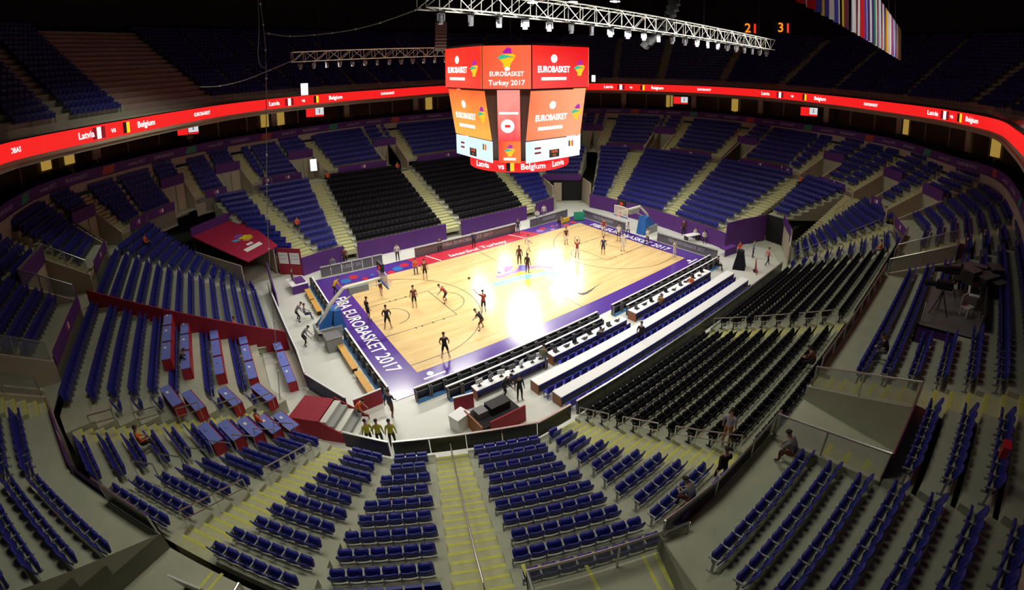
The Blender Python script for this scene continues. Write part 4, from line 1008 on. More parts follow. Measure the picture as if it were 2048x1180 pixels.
board_back = mat('board_back_black', (.012, .012, .018), .4, noise=(3, .3)); board_blue = mat('board_blue_foot', (.05, .16, .36), .5, noise=(2, .15))
pan_m = MB(); pan_m.box((0, .05, .45), (.92, .06, .84)); pan_m.cur = 1; pan_m.box((0, .05, .895), (.96, .13, .05)); pan_m.cur = 3; pan_m.box((0, -.05, .62), (.8, .06, .03)).box((-.42, -.1, .42), (.05, .2, .8)).box((.42, -.1, .42), (.05, .2, .8)); pan_m.cur = 2; pan_m.box((0, -.18, .03), (.94, .30, .06))
panel_mesh = pan_m.mesh('led_panel', [board_back, white_paint, board_blue, board_grey])
def led_board(p0, p1, label, rz_extra=0.0, mesh=None):
    p0, p1 = np.array(p0, float), np.array(p1, float); Lg = np.linalg.norm(p1-p0); n = max(1, round(Lg/.97)); d = (p1-p0)/Lg; rz = math.atan2(d[1], d[0])
    e = empty('advertising_board', v3(p0, 0), rz); tag(e, label, 'LED board')
    for i in range(n): link('board_panel', mesh or panel_mesh, e, ((i+.5)*Lg/n, 0, 0))
    return e
led_board((-15.3, -9.95), (-.8, -10.0), 'court-side LED board seen from behind, left of the centre gap')
led_board((.7, -10.0), (14.6, -10.05), 'court-side LED board seen from behind, right of the centre gap')
led_board((-13.7, -10.85), (-1.2, -10.85), 'second row of LED boards, left of the centre gap')
led_board((1.5, -10.8), (14.6, -10.85), 'second row of LED boards, right of the centre gap')
led_board((-16.55, 9.0), (-16.55, 1.2), 'LED board behind the left basket, far half'); led_board((-16.55, -1.2), (-16.55, -9.0), 'LED board behind the left basket, near half')
gp = MB(); gp.box((0, 0, .48), (.96, .09, .94)); gp.cur = 1; gp.box((0, 0, .965), (.97, .30, .03)); grey_panel = gp.mesh('grey_panel', [board_grey, pad_grey])
print_grey = mat('printed_pale_grey', (.50, .50, .54), .6, noise=(5, .1))
def grey_board(p0, p1, label, s=None, up=1):
    e = led_board(p0, p1, label, mesh=grey_panel); Lg = np.linalg.norm(np.array(p1)-np.array(p0))
    if s: text(s, .52, print_grey, e, mtx=frame((Lg/2, -.055, .55), (1, 0, 0), (0, 0, 1)), sx=Lg/9 if Lg < 9 else 1.1)
    return e
grey_board((-5.9, 9.95), (6.4, 9.95), 'long grey board behind the red carpet', 'FIBA EUROBASKET 2017')
grey_board((-15.4, 10.35), (-9.2, 10.3), 'grey board at the far left corner of the court', 'TURKEY 2017')
grey_board((8.6, 10.1), (14.6, 10.3), 'grey board at the far end of the side line', 'EUROBASKET')
grey_board((15.95, 8.9), (15.95, 2.0), 'grey board left of the far basket', 'FIBA EUROBASKET')
grey_board((15.95, -2.6), (15.95, -10.0), 'grey board right of the far basket', 'FIBA EUROBASKET 2017')
# benches behind the left baseline
for i, (y0, y1) in enumerate(((7.6, 5.5), (5.3, 3.1), (-2.4, -5.6), (-5.9, -8.4))):
    e = empty('photographer_bench', (-17.35, (y0+y1)/2, 0)); Lb = y0-y1; tag(e, 'orange wooden bench behind the left baseline, %s from the far end' % ORD[i], 'bench', 'benches behind the left baseline')
    MB().box((0, 0, .43), (.42, Lb, .05)).build('seat_board', orange_wood, e)
    for s in (-1, 1): MB().box((0, s*(Lb/2-.2), .2), (.34, .06, .40)).build('leg', black_metal, e)

# ------------------------------------------------------------------ basket stanchions
backboard_glass = glassmat('backboard_glass', (.72, .72, .66), .42)
def stanchion(sx, label):
    e = empty('basketball_stanchion', (sx*17.2, 0, 0), 0 if sx > 0 else math.pi); tag(e, label, 'basketball hoop')
    # local -x points to the court
    MB().box((.3, 0, .42), (1.9, 1.3, .84)).build('base', pad_grey, e)
    b = MB(); b.hexa([(-1.05, -.55, .05), (.1, -.55, .05), (.1, .55, .05), (-1.05, .55, .05)], [(-.75, -.5, 2.0), (-.25, -.5, 2.0), (-.25, .5, 2.0), (-.75, .5, 2.0)]); b.build('front_pad', stand_blue, e)
    b = MB(); b.hexa([(.1, -.45, .84), (1.1, -.45, .84), (1.1, .45, .84), (.1, .45, .84)], [(-.25, -.35, 2.0), (-.05, -.35, 2.0), (-.05, .35, 2.0), (-.25, .35, 2.0)]); b.build('rear_pad', stand_blue, e)
    MB().tube([(.9, 0, .8), (-.1, 0, 2.3), (-1.3, 0, 3.35), (-4.2, 0, 3.45)], [.16, .15, .13, .11], 8).build('arm', cream, e)
    MB().tube([(-.4, .2, 2.0), (-2.4, .12, 3.1), (-4.2, .1, 3.1)], .06, 6).build('strut', cream, e)
    MB().box((-2.4, 0, 3.1), (1.5, .5, .5)).build('arm_pad', pad_grey, e)
    bd = MB().box((-4.41, 0, 3.425), (.03, 1.8, 1.05)).build('backboard', backboard_glass, e)
    fr = MB()
    for y in (-.9, .9): fr.box((-4.41, y, 3.425), (.05, .05, 1.1))
    for z in (2.9, 3.95): fr.box((-4.41, 0, z), (.05, 1.85, .05))
    fr.build('board_frame', white_paint, bd); MB().box((-4.41, 0, 2.88), (.10, 1.84, .10)).build('bottom_pad', stand_blue, bd)
    q = MB()
    for y in (-.295, .295): q.box((-4.43, y, 3.275), (.012, .05, .45))
    for z in (3.05, 3.5): q.box((-4.43, 0, z), (.012, .59, .05))
    q.build('target_square', white_paint, bd)
    rim = MB(); rim.tube([(-4.43-.38+.225*math.cos(t), .225*math.sin(t), 3.05) for t in np.linspace(0, 2*math.pi, 17)], .018, 6); rim.box((-4.5, 0, 3.04), (.18, .14, .05))
    rm = rim.build('rim', mat('rim_orange', (.75, .12, .01), .4, noise=(5, .1)), e)
    nt = MB()
    for k in range(12):
        t0, t1 = 2*math.pi*k/12, 2*math.pi*(k+.5)/12
        nt.tube([(-4.81+.22*math.cos(t0), .22*math.sin(t0), 3.04), (-4.81+.15*math.cos(t1), .15*math.sin(t1), 2.8), (-4.81+.11*math.cos(t0), .11*math.sin(t0), 2.62)], .008, 4)
        nt.tube([(-4.81+.22*math.cos(t0), .22*math.sin(t0), 3.04), (-4.81+.15*math.cos(t0-.26), .15*math.sin(t0-.26), 2.8)], .008, 4)
    nt.build('net', white_paint, rm)
    c = MB().box((-4.3, 0, 4.35), (.22, 1.0, .62)).build('shot_clock', black_metal, e)
    text('24', .42, led('clock_red', (1, .05, .02), 1.2), c, mtx=frame((-4.18, 0, 4.28), (0, 1, 0), (0, 0, 1))); text('24', .42, led('clock_red', (1, .05, .02), 1.2), c, mtx=frame((-4.42, 0, 4.28), (0, -1, 0), (0, 0, 1)))
    MB().box((-4.35, 0, 4.0), (.26, .9, .07)).build('clock_bracket', white_paint, c)
    return e
stanchion(-1, 'left basket with blue pads and cream arm'); stanchion(1, 'far right basket with blue pads')
e = empty('grey_crate', (-17.65, -1.85, 0)); tag(e, 'grey padded crate beside the left basket base', 'crate'); MB().box((0, 0, .48), (1.1, 1.1, .96)).build('body', pad_grey, e); MB().box((0, 0, .98), (1.14, 1.14, .05)).build('lid', board_grey, e)

# ------------------------------------------------------------------ red partition, canopy, steps and the press tribune on the left
rp = empty('red_partition', (-27, .2, 0)); tag(rp, 'long sloping dark red partition wall between the left seat blocks', 'partition')
a, b = np.array((-33.2, .75)), np.array((-20.6, -.55)); n = 8
for i in range(n):
    t0, t1 = i/n, (i+1)/n; p, q = a+(b-a)*t0, a+(b-a)*t1; z0, z1 = 5.0-4.9*t0, 5.0-4.9*t1; o = np.array((-27, .2))
    MB().hexa([v3(x-o, z) for x, z in ((p-(0, .05), z0-.6), (q-(0, .05), z1-.1), (q+(0, .05), z1-.1), (p+(0, .05), z0-.6))], [v3(x-o, z) for x, z in ((p-(0, .05), z0+1.35), (q-(0, .05), z1+1.35), (q+(0, .05), z1+1.35), (p+(0, .05), z0+1.35))]).build('panel', red_cloth, rp)
c = [at(555, 490, 2.9), at(495, 523, 2.9), at(385, 473, 3.9), at(480, 432, 3.9)]
cn = empty('red_canopy', tuple(c[0])); tag(cn, 'flat red canopy with a printed cup emblem over the far left tunnel', 'canopy'); o = c[0]
cc = [p-o for p in c]
MB().hexa([p-(0, 0, .12) for p in cc], cc).build('canopy_sheet', mat('red_canopy_cloth', (.36, .010, .05), .6, noise=(1, .12)), cn)
def cpt(u, v): return cc[0]*(1-u)*(1-v)+cc[1]*(1-u)*v+cc[3]*u*(1-v)+cc[2]*u*v+np.array((0, 0, .01))
for pts, M in ([(.40, .30), (.46, .22), (.52, .34), (.50, .52), (.44, .44)], lg['yellow']), ([(.38, .26), (.44, .20), (.46, .34), (.42, .50), (.36, .40)], orange_wood), ([(.50, .40), (.56, .34), (.60, .48), (.54, .56)], lg['purple']), ([(.44, .50), (.50, .52), (.52, .66), (.46, .64)], lg['blue']):
    MB().poly([cpt(*p) for p in pts]).build('printed_emblem', M, cn)
MB().poly([cpt(*p) for p in ((.16, .25), (.24, .25), (.24, .72), (.16, .72))]).build('printed_lettering', white_paint, cn)
MB().poly([cpt(*p) for p in ((.27, .38), (.32, .38), (.32, .54), (.27, .54))]).build('printed_lettering', white_paint, cn)
for k in (0, 1): MB().tube([cc[k]-(0, 0, .1), (cc[k][0], cc[k][1], -cc[0][2]-o[2]+o[2])], .05, 6).build('pole', black_metal, cn)
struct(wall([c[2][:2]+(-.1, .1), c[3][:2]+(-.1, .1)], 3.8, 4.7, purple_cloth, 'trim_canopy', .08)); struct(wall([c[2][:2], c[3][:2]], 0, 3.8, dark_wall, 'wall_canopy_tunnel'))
struct(wall([c[1][:2]+(-.6, .6), c[2][:2]], 0, 2.4, tan_wall, 'wall_canopy_side')); struct(wall([c[0][:2]+(-.4, .5), c[3][:2]], 0, 2.6, tan_wall, 'wall_canopy_side'))
sb = empty('sign_wall', (-17.9, 12.2, 0)); tag(sb, 'dark red wall with two white notice boards below the canopy', 'sign wall'); p, q = np.array((-.9, .9)), np.array((1.1, -.55))
MB().hexa([v3(x, 0) for x in (p, q, q+(.06, .06), p+(.06, .06))], [v3(x, 2.6) for x in (p, q, q+(.06, .06), p+(.06, .06))]).build('wall_panel', red_cloth, sb)
dn = (q-p)/np.linalg.norm(q-p); nn = np.array((dn[1], -dn[0]))
nn = nn if nn@(CAM[:2]-np.array((-17.9, 12.2))) > 0 else -nn
for k in (0, 1):
    a0, a1 = p+dn*(.15+1.18*k)+nn*.02, p+dn*(1.15+1.18*k)+nn*.02
    nb = MB().hexa([v3(x, 1.1) for x in (a0, a1, a1+nn*.02, a0+nn*.02)], [v3(x, 2.2) for x in (a0, a1, a1+nn*.02, a0+nn*.02)]).build('notice_board', white_paint, sb)
    for z in (1.9, 1.55): MB().hexa([v3(a0+dn*.1+nn*.022, z), v3(a1-dn*.15+nn*.022, z), v3(a1-dn*.15+nn*.03, z), v3(a0+dn*.1+nn*.03, z)], [v3(a0+dn*.1+nn*.022, z+.06), v3(a1-dn*.15+nn*.022, z+.06), v3(a1-dn*.15+nn*.03, z+.06), v3(a0+dn*.1+nn*.03, z+.06)]).build('text_line', print_grey, nb)
e = empty('purple_banner_stand', (-20.15, 8.0, 0)); tag(e, 'tall purple banner board standing by the left barrier', 'banner'); MB().hexa([(-.05, -1.6, 0), (.05, -1.6, 0), (.05, 1.6, 0), (-.05, 1.6, 0)], [(-.05, -1.6, 1.3), (.05, -1.6, 1.3), (.05, 1.6, 2.7), (-.05, 1.6, 2.7)]).build('board', purple_cloth, e)
e = empty('control_table', (-17.9, 9.0, 0), .1); tag(e, 'purple-skirted control table by the far left corner', 'table'); MB().box((0, 0, .72), (1.5, 1.9, .06)).build('table_top', white_cloth, e); MB().box((.0, -.96, .36), (1.5, .04, .7)).build('skirt', purple_cloth, e); MB().box((.2, 0, .80), (.9, 1.3, .1)).build('cover', purple_cloth, e)
# press tables: blue tops, red fronts
red_front = mat('red_table_front', (.42, .015, .03), .6, noise=(2, .1))
tt = {}
def blue_table(c2, d, Lb, z, label):
    rz = math.atan2(d[1], d[0]); e = empty('press_desk', v3(c2, z), rz); tag(e, label, 'desk', 'blue press desks on the left')
    key = round(Lb, 2)
    if key not in tt:
        tt[key] = (MB().box((0, 0, .735), (Lb, .55, .04)).mesh('desk_top', blue_top), MB().box((0, -.29, .38), (Lb, .04, .76)).mesh('desk_front', red_front), MB().box((-Lb/2+.03, 0, .36), (.04, .5, .72)).mesh('desk_end', red_front), MB().box((Lb/2-.03, 0, .36), (.04, .5, .72)).mesh('desk_end', red_front))
    for nm, me in zip(('desk_top', 'front_panel', 'end_panel', 'end_panel'), tt[key]): link(nm, me, e)
    MB().box((.3, .05, .77), (.2, .14, .03)).build('paper_tray', white_cloth if random.random() < .5 else blue_top, e)
    return e
for (i, r, z, g, a, b) in PRESS:
    g, a, b = np.array(g), np.array(a), np.array(b); d = (a-g)/np.linalg.norm(a-g); inn = None
    for k, y in enumerate((-.3, -2.4, -4.5)):
        blue_table(np.array((g[0]+.62, y)), (0, -1) if False else (0, 1), 1.9, z, 'blue-topped desk, %s along, in press row %s beside the red partition' % (ORD[k], ORD[i]))
    d = (a-b)/np.linalg.norm(a-b); n_ = np.array((-d[1], d[0])); n_ = n_ if n_[0] > 0 else -n_
    m_ = a*.42+b*.58+n_*.62; blue_table(m_, d, 1.9, z, 'blue-topped desk above the press aisle in press row %s' % ORD[i])
for k, y in enumerate((-.6, -2.7, -4.6)): blue_table(np.array((-21.4, y)), (0, 1), 1.8, 0, 'blue-topped desk on the floor beside the left barrier, %s along' % ORD[k])
for i in range(5):
    r_ = .3+i*.98; p = pF(-9.8-.38*r_, r_); z = ZF+DZ*math.floor(r_+.3); d = np.array((.368, -.93)); n_ = np.array((.93, .368))
    blue_table(p+d*.75+n_*.25, -d, 1.6, z, 'blue-topped desk below the press aisle, %s from the floor' % ORD[i])
# steps at the corner
e = empty('portable_steps', (-18.9, -10.8, 0), 0); tag(e, 'low portable steps with dark red sides at the corner of the floor', 'steps')
u_ = np.array((-.68, -.73)); v_ = np.array((-.78, .62))
for i in range(5):
    q = [u_*-.95+v_*(.36*i), u_*.95+v_*(.36*i), u_*.95+v_*(.36*(i+1)), u_*-.95+v_*(.36*(i+1))]
    MB().hexa([v3(x, 0) for x in q], [v3(x, .24*(i+1)) for x in q]).build('tread', pad_grey if i % 2 else floor_white, e)
for s in (-1.0, 1.0):
    MB().hexa([v3(x, 0) for x in (u_*s, u_*s*1.06, u_*s*1.06+v_*1.85, u_*s+v_*1.85)], [v3(u_*s, .3), v3(u_*s*1.06, .3), v3(u_*s*1.06+v_*1.85, 1.35), v3(u_*s+v_*1.85, 1.35)]).build('side_panel', red_cloth, e)
q = [u_*-1.0+v_*1.85, u_*1.0+v_*1.85, u_*1.0+v_*3.6, u_*-1.0+v_*3.6]; MB().hexa([v3(x, .0) for x in q], [v3(x, 1.25) for x in q]).build('platform', red_cloth, e)
# camera booth behind the court-side tables
e = empty('camera_booth', (-12.6, -14.1, 0)); tag(e, 'dark camera booth with brown sides and red front beside the press tables', 'booth')
MB().box((0, .1, .35), (2.6, 1.6, .7)).build('platform', dark_wall, e); MB().box((-1.35, .0, .5), (.08, 1.7, 1.0)).build('side_panel', brown_wood, e); MB().box((.25, -.85, .55), (2.2, .08, 1.1)).build('front_panel', red_cloth, e)
MB().box((.3, .2, .95), (1.2, .7, .5)).build('equipment_case', black_metal, e); MB().box((-.7, .3, .9), (.6, .6, .35)).build('equipment_case', board_grey, e)
e = empty('white_crate', (-14.3, -13.3, 0), .25); tag(e, 'white block beside the camera booth', 'crate'); MB().box((0, 0, .45), (.9, .7, .9)).build('body', white_paint, e); MB().box((0, 0, .92), (.95, .75, .05)).build('lid', white_paint, e)

# glass rails on the landing at the bottom
glass_rail([np.append(sR[1]+(.1, -.35), LZ), np.append(sR[1]*.45+k1b*.55+(.0, -.3), LZ), np.append(k1b+(-.05, -.3), LZ)], 'glass rail with pale steel top beside the central stairs at the bottom', 1.05)
glass_rail([np.append(sR[1]+(.1, -.35), LZ), np.append(sR[1]+(-.45, -1.6), LZ)], 'short glass rail returning along the central stairs', 1.05)
glass_rail([np.append(np.array(eR[1])*.9+np.array(k3b)*.1+(-.2, -.3), LZ), np.append(np.array(eR[1])*.3+np.array(k3b)*.7+(-.2, -.3), LZ)], 'glass rail behind the last corner row at the bottom left', 1.0)
glass_rail([np.append(MID(-139)+(-.2, -.3), LZ), np.append(MID(-139)+(-1.6, -1.9), LZ)], 'glass rail crossing the bottom left landing', 1.0)
e = empty('pale_panel', v3(MID(-142)+(-.4, -.9), LZ), -.7); tag(e, 'pale grey folding panel leaning on the bottom left landing rail', 'panel'); MB().box((0, 0, .45), (1.1, .06, .9), tilt=.25).build('sheet', white_paint, e); MB().box((0, -.15, .03), (1.0, .3, .05)).build('foot', board_grey, e)
# ------------------------------------------------------------------ hanging scoreboard
def ledgrad(name, c0, c1, s=1.0, axis=0):
    if name in MATS: return MATS[name]
    M = mat(name, (.02, .02, .02), .5, emit=(c0, s)); nt = M.node_tree; b = nt.nodes['Principled BSDF']
    tc = nt.nodes.new('ShaderNodeTexCoord'); sp = nt.nodes.new('ShaderNodeSeparateXYZ'); nz = nt.nodes.new('ShaderNodeTexNoise'); nz.inputs['Scale'].default_value = 2.0
    ad = nt.nodes.new('ShaderNodeMath'); ad.operation = 'MULTIPLY_ADD'; ad.inputs[1].default_value = .5; cr = nt.nodes.new('ShaderNodeValToRGB')
    cr.color_ramp.elements[0].color = (*c0, 1); cr.color_ramp.elements[1].color = (*c1, 1); cr.color_ramp.elements[0].position = .2; cr.color_ramp.elements[1].position = 1.1 if False else 1.0
    nt.links.new(tc.outputs['Generated'], sp.inputs[0]); nt.links.new(tc.outputs['Generated'], nz.inputs['Vector'])
    nt.links.new(nz.outputs['Fac'], ad.inputs[0]); nt.links.new(sp.outputs[axis], ad.inputs[2]); nt.links.new(ad.outputs[0], cr.inputs[0]); nt.links.new(cr.outputs[0], b.inputs['Emission Color'])
    return M
sbd = empty('hanging_scoreboard', (-.1, .1, 10.4)); tag(sbd, 'eight-sided hanging scoreboard with red and orange screens over centre court', 'scoreboard')
SO = 10.4
scr_red = ledgrad('screen_red', (.95, .03, .02), (.80, .008, .012), 1.1); scr_org = ledgrad('screen_orange', (.85, .02, .01), (1.0, .20, .03), 1.1); scr_peach = ledgrad('screen_peach', (1.0, .18, .06), (1.0, .36, .18), 1.15); scr_mid = ledgrad('screen_mid', (.85, .09, .03), (1.0, .14, .06), 1.1)
scr_strip = ledgrad('screen_strip', (.85, .03, .05), (1, .30, .25), 1.1, 2); scr_white = ledgrad('screen_white', (.55, .72, .90), (1, 1, 1), 1.3)
lm = {'purple': led('led_purple', (.45, .01, .40), 1), 'green': led('led_green', (.04, .55, .30), 1), 'cyan': led('led_cyan', (.10, .45, .60), 1), 'yellow': led('led_gold', (1, .62, .01), 1)}
def screen(name, M, fr, hw, hh, parent=None):
    """flat screen; fr: 4x4 frame with x right, y up, z out of the screen"""
    mb = MB(); P = [fr@Vector((x, y, z)) for z in (-.08, 0) for x, y in ((-hw, -hh), (hw, -hh), (hw, hh), (-hw, hh))]
    mb.hexa(P[:4], P[4:]); return mb.build(name, M, parent or sbd)
def shape(fr, pts, M, parent, off=.012, name='screen_graphic'):
    return MB().poly([fr@Vector((x, y, off)) for x, y in pts]).build(name, M, parent)
def ell(cx, cy, rx, ry, n=14, a0=0, a1=2*math.pi): return [(cx+rx*math.cos(a0+(a1-a0)*k/n), cy+ry*math.sin(a0+(a1-a0)*k/n)) for k in range(n)]
def trophy(fr, x, y, s, parent):
    shape(fr, [(x-.28*s, y+.62*s), (x+.05*s, y+.95*s), (x+.32*s, y+.85*s), (x+.30*s, y+.62*s), (x+.45*s, y+.55*s), (x-.1*s, y+.55*s)], lm['purple'], parent)
    shape(fr, [(x-.62*s, y+.28*s), (x-.3*s, y+.48*s), (x+.3*s, y+.50*s), (x+.55*s, y+.35*s), (x+.1*s, y+.30*s), (x-.35*s, y+.18*s)], lm['green'], parent, .014)
    shape(fr, [(x-.25*s, y+.50*s), (x+.4*s, y+.54*s), (x+.6*s, y+.42*s), (x+.55*s, y+.30*s), (x+.1*s, y+.42*s)], lm['yellow'], parent, .016)
    shape(fr, [(x-.45*s, y+.16*s), (x+.1*s, y+.28*s), (x+.55*s, y+.28*s), (x+.28*s, y-.1*s), (x+.22*s, y-.32*s), (x-.22*s, y-.32*s), (x-.2*s, y-.1*s)], lm['yellow'], parent, .013)
def banner(fr, parent, hw, hh, s=1.0, tx=-.35):
    shape(fr, ell(tx*hw, .40*hh, .32*s, .32*s), led_white, parent)
    text('EUROBASKET', .66*s, led_white, parent, 'screen_lettering', fr@Matrix.Translation((tx*hw, -.12*hh, .014)), sx=.80, bold=.035)
    shape(fr, [(tx*hw-1.25*s, -.62*hh), (tx*hw+1.25*s, -.62*hh), (tx*hw+1.25*s, -.48*hh), (tx*hw-1.25*s, -.48*hh)], led_white, parent)
def face_frame(ang, dist, zc, tilt=0.0):
    n = Vector((math.cos(ang), math.sin(ang), 0)); r = Vector((-math.sin(ang), math.cos(ang), 0)); u = Vector((0, 0, 1))
    u2 = (u+n*math.tan(tilt)).normalized(); n2 = r.cross(u2); M = Matrix((r, u2, n2)).transposed().to_4x4(); M.translation = n*dist+Vector((0, 0, zc-SO)); return M
a_, c_ = 5.3, 2.75
MB().prism([(c_, -a_+.15), (a_-.15, -c_), (a_-.15, c_), (c_, a_-.15), (-c_, a_-.15), (-a_+.15, c_), (-a_+.15, -c_), (-c_, -a_+.15)], 16.65-SO, 19.95-SO).build('upper_body', black_metal, sbd)
core = MB(); t8 = [(4.3*math.cos(math.pi/8+k*math.pi/4), 4.3*math.sin(math.pi/8+k*math.pi/4)) for k in range(8)]; b8 = [(x*.93, y*.93) for x, y in t8]
core.add([(x*1.12, y*1.12, 16.7-SO) for x, y in t8]+[(x, y, 11.2-SO) for x, y in b8], [list(range(8)), list(range(15, 7, -1))]+[[i, i+8, (i+1) % 8+8, (i+1) % 8] for i in range(8)]); core.build('core', mat('core_brown', (.05, .04, .035), .7, noise=(2, .2)), sbd)
for k in range(4):
    ang = math.pi/2*k
    fr = face_frame(ang, a_, 18.25); s_ = screen('upper_screen', scr_red if k in (3, 1) else scr_org, fr, 2.68, 1.52); banner(fr, s_, 2.68, 1.52, .95, -.28); trophy(fr, 1.75, -.35, .95, s_)
    fr = face_frame(ang, 4.78, 14.75, .16); s_ = screen('lower_screen', scr_peach if k in (3, 1) else ledgrad('screen_amber', (1.0, .12, .02), (1.0, .42, .06), 1.15), fr, 2.65, 1.82); banner(fr, s_, 2.65, 1.82, .95, -.2); trophy(fr, 1.95, -.2, .95, s_)
    fr = face_frame(ang, 4.45, 12.08); s_ = screen('score_panel', scr_white, fr, 2.65, .78)
    shape(fr, [(-1.9, .15), (-1.3, .15), (-1.3, .30), (-1.9, .30)], led_maroon, s_); shape(fr, [(-1.9, -.2), (-1.3, -.2), (-1.3, -.05), (-1.9, -.05)], led_maroon, s_)
    for i, M in enumerate((led_black, led_yellow, led_red)): shape(fr, [(1.45+.16*i, .05), (1.6+.16*i, .05), (1.6+.16*i, .5), (1.45+.16*i, .5)], M, s_)
    shape(fr, [(-.5, -.62), (.5, -.62), (.5, -.02), (-.5, -.02)], led_black, s_); text('10:00', .3, led_orange, s_, 'screen_lettering', fr@Matrix.Translation((0, -.18, .02))); text('010', .2, led_orange, s_, 'screen_lettering', fr@Matrix.Translation((0, -.46, .02)))
    ang = math.pi/4+math.pi/2*k
    fr = face_frame(ang, 5.69, 18.25); s_ = screen('upper_screen', scr_mid, fr, 1.72, 1.52); trophy(fr, 0, .35, 1.1, s_); shape(fr, ell(.05, -.12, .2, .14), led_white, s_, .018)
    text('EUROBASKET', .45, led_white, s_, 'screen_lettering', fr@Matrix.Translation((0, -.48, .014)), sx=.9); text('Turkey 2017', .50, led_white, s_, 'screen_lettering', fr@Matrix.Translation((0, -1.1, .014)))
    fr = face_frame(ang, 4.92, 14.75, .06); s_ = screen('strip_screen', scr_strip, fr, .82, 1.86); shape(fr, ell(-.1, -.75, .5, .5), led_white, s_); shape(fr, [(-.3, -.85), (.1, -.85), (.1, -.65), (-.3, -.65)], led_red, s_, .016); shape(fr, [(-.7, .12), (.7, .12), (.7, .28), (-.7, .28)], led_white, s_)
    fr = face_frame(ang, 4.78, 12.08); s_ = screen('strip_screen', scr_org, fr, .82, .80); trophy(fr, 0, -.1, .7, s_); shape(fr, [(-.45, -.6), (.45, -.6), (.45, -.42), (-.45, -.42)], led_white, s_)
rg = MB(); n = 40
for i in range(n):
    t0, t1 = 2*math.pi*i/n, 2*math.pi*(i+1)/n
    rg.quad((4.1*math.cos(t0), 4.1*math.sin(t0), 0), (4.1*math.cos(t1), 4.1*math.sin(t1), 0), (4.1*math.cos(t1), 4.1*math.sin(t1), .88), (4.1*math.cos(t0), 4.1*math.sin(t0), .88))
ringo = rg.build('ring_screen', led_red, sbd); MB().cyl((0, 0, .02), 4.05, .9, 40).build('ring_body', black_metal, sbd)
for dg_, s in ((-170, 'Latvia'), (-146, 'vs'), (-112, 'Belgium'), (-80, 'Latvia'), (120, 'Latvia'), (60, 'Belgium'), (0, 'vs')):
    t = math.radians(dg_); text(s, .62, led_white, ringo, 'screen_lettering', frame((4.14*math.cos(t), 4.14*math.sin(t), .44), (-math.sin(t), math.cos(t), 0), (0, 0, 1)))
for dg_ in (-134,):
    t = math.radians(dg_)
    for k, M in enumerate((led_black, led_yellow, led_red)): MB().poly([frame((4.14*math.cos(t), 4.14*math.sin(t), .44), (-math.sin(t), math.cos(t), 0), (0, 0, 1))@Vector((x, y, 0)) for x, y in ((-.45+.3*k, -.32), (-.15+.3*k, -.32), (-.15+.3*k, .32), (-.45+.3*k, .32))]).build('led_flag', M, ringo)
for x, y in ((-3, -3), (3, -3), (3, 3), (-3, 3)): MB().tube([(x, y, 19.9-SO), (x*.8, y*.8, 34-SO)], .05, 6).build('hoist_cable', black_metal, sbd)

# ------------------------------------------------------------------ trusses with moving lights
def truss(p0, p1, label, sec=.85, bay=1.1):
    p0, p1 = np.array(p0, float), np.array(p1, float); Lg = np.linalg.norm(p1-p0); d = (p1-p0)/Lg; rz = math.atan2(d[1], d[0])
    e = empty('lighting_truss', tuple(p0)); e.rotation_euler = (0, -math.asin(d[2]), rz); tag(e, label, 'truss'); s = sec/2
    tr_m = mat('white_truss', (.75, .76, .70), .4, .2, noise=(5, .08))
    for y, z in ((-s, -s), (s, -s), (s, s), (-s, s)): MB().tube([(0, y, z), (Lg, y, z)], .04, 6).build('chord', tr_m, e)
    n = int(Lg/bay); bay = Lg/n
    br = [MB().tube([(0, -s, -s), (bay, -s, s)], .024, 5).mesh('brace', tr_m), MB().tube([(0, -s, s), (bay, -s, -s)], .024, 5).mesh('brace', tr_m), MB().tube([(0, s, -s), (bay, s, s)], .024, 5).mesh('brace', tr_m), MB().tube([(0, -s, -s), (bay, s, -s)], .024, 5).mesh('brace', tr_m)]
    up = MB().tube([(0, -s, -s), (0, -s, s)], .024, 5).tube([(0, s, -s), (0, s, s)], .024, 5).tube([(0, -s, s), (0, s, s)], .024, 5).mesh('upright', tr_m)
    for i in range(n):
        link('brace', br[i % 2], e, (i*bay, 0, 0)); link('brace', br[2], e, (i*bay, 0, 0)); link('brace', br[3], e, (i*bay, 0, 0)); link('upright', up, e, (i*bay, 0, 0))
    for t in (.08, .36, .64, .92): MB().tube([(Lg*t, 0, s), (Lg*t, 0, 34-p0[2])], .03, 5).build('hoist_chain', black_metal, e)
    return e
T1a, T1b = np.array((-14.3, -12.0, 21.35)), np.array((20.8, -12.0, 20.85)); T2a, T2b = np.array((-15.9, 12.0, 19.65)), np.array((16, 12.5, 20.2))
truss(T1a, T1b, 'long bright lattice truss above the near side line', .95); truss(T2a, T2b, 'lattice truss beyond the scoreboard over the far side')
mh = (MB().box((0, 0, -.10), (.34, .26, .14)).mesh('mh_base', black_metal), MB().box((-.17, 0, -.32), (.05, .14, .34)).box((.17, 0, -.32), (.05, .14, .34)).box((0, 0, -.17), (.36, .10, .05)).mesh('mh_yoke', grey_metal), MB().cyl((0, 0, -.62), .13, .38, 10, .11).mesh('mh_head', grey_metal))
lens = MB().cyl((0, 0, -.635), .10, .012, 10).mesh('mh_lens', led('lamp_lens', (1, .96, .86), .5))
def moving_light(p, label, i):
    e = empty('moving_light', tuple(p), i*.7); tag(e, label, 'stage light', 'moving lights under the trusses')
    link('base', mh[0], e); link('yoke', mh[1], e); h = link('head', mh[2], e); link('lens', lens, h)
for i in range(22): moving_light(T1a+(T1b-T1a)*((i+.6)/22.2)+(0, 0, -.5), 'moving light under the long near truss, %s from left' % ORD[i], i)
for i in range(14): moving_light(T2a+(T2b-T2a)*((i+.6)/26)+(0, 0, -.45), 'moving light under the far truss, %s from left' % ORD[i], i)
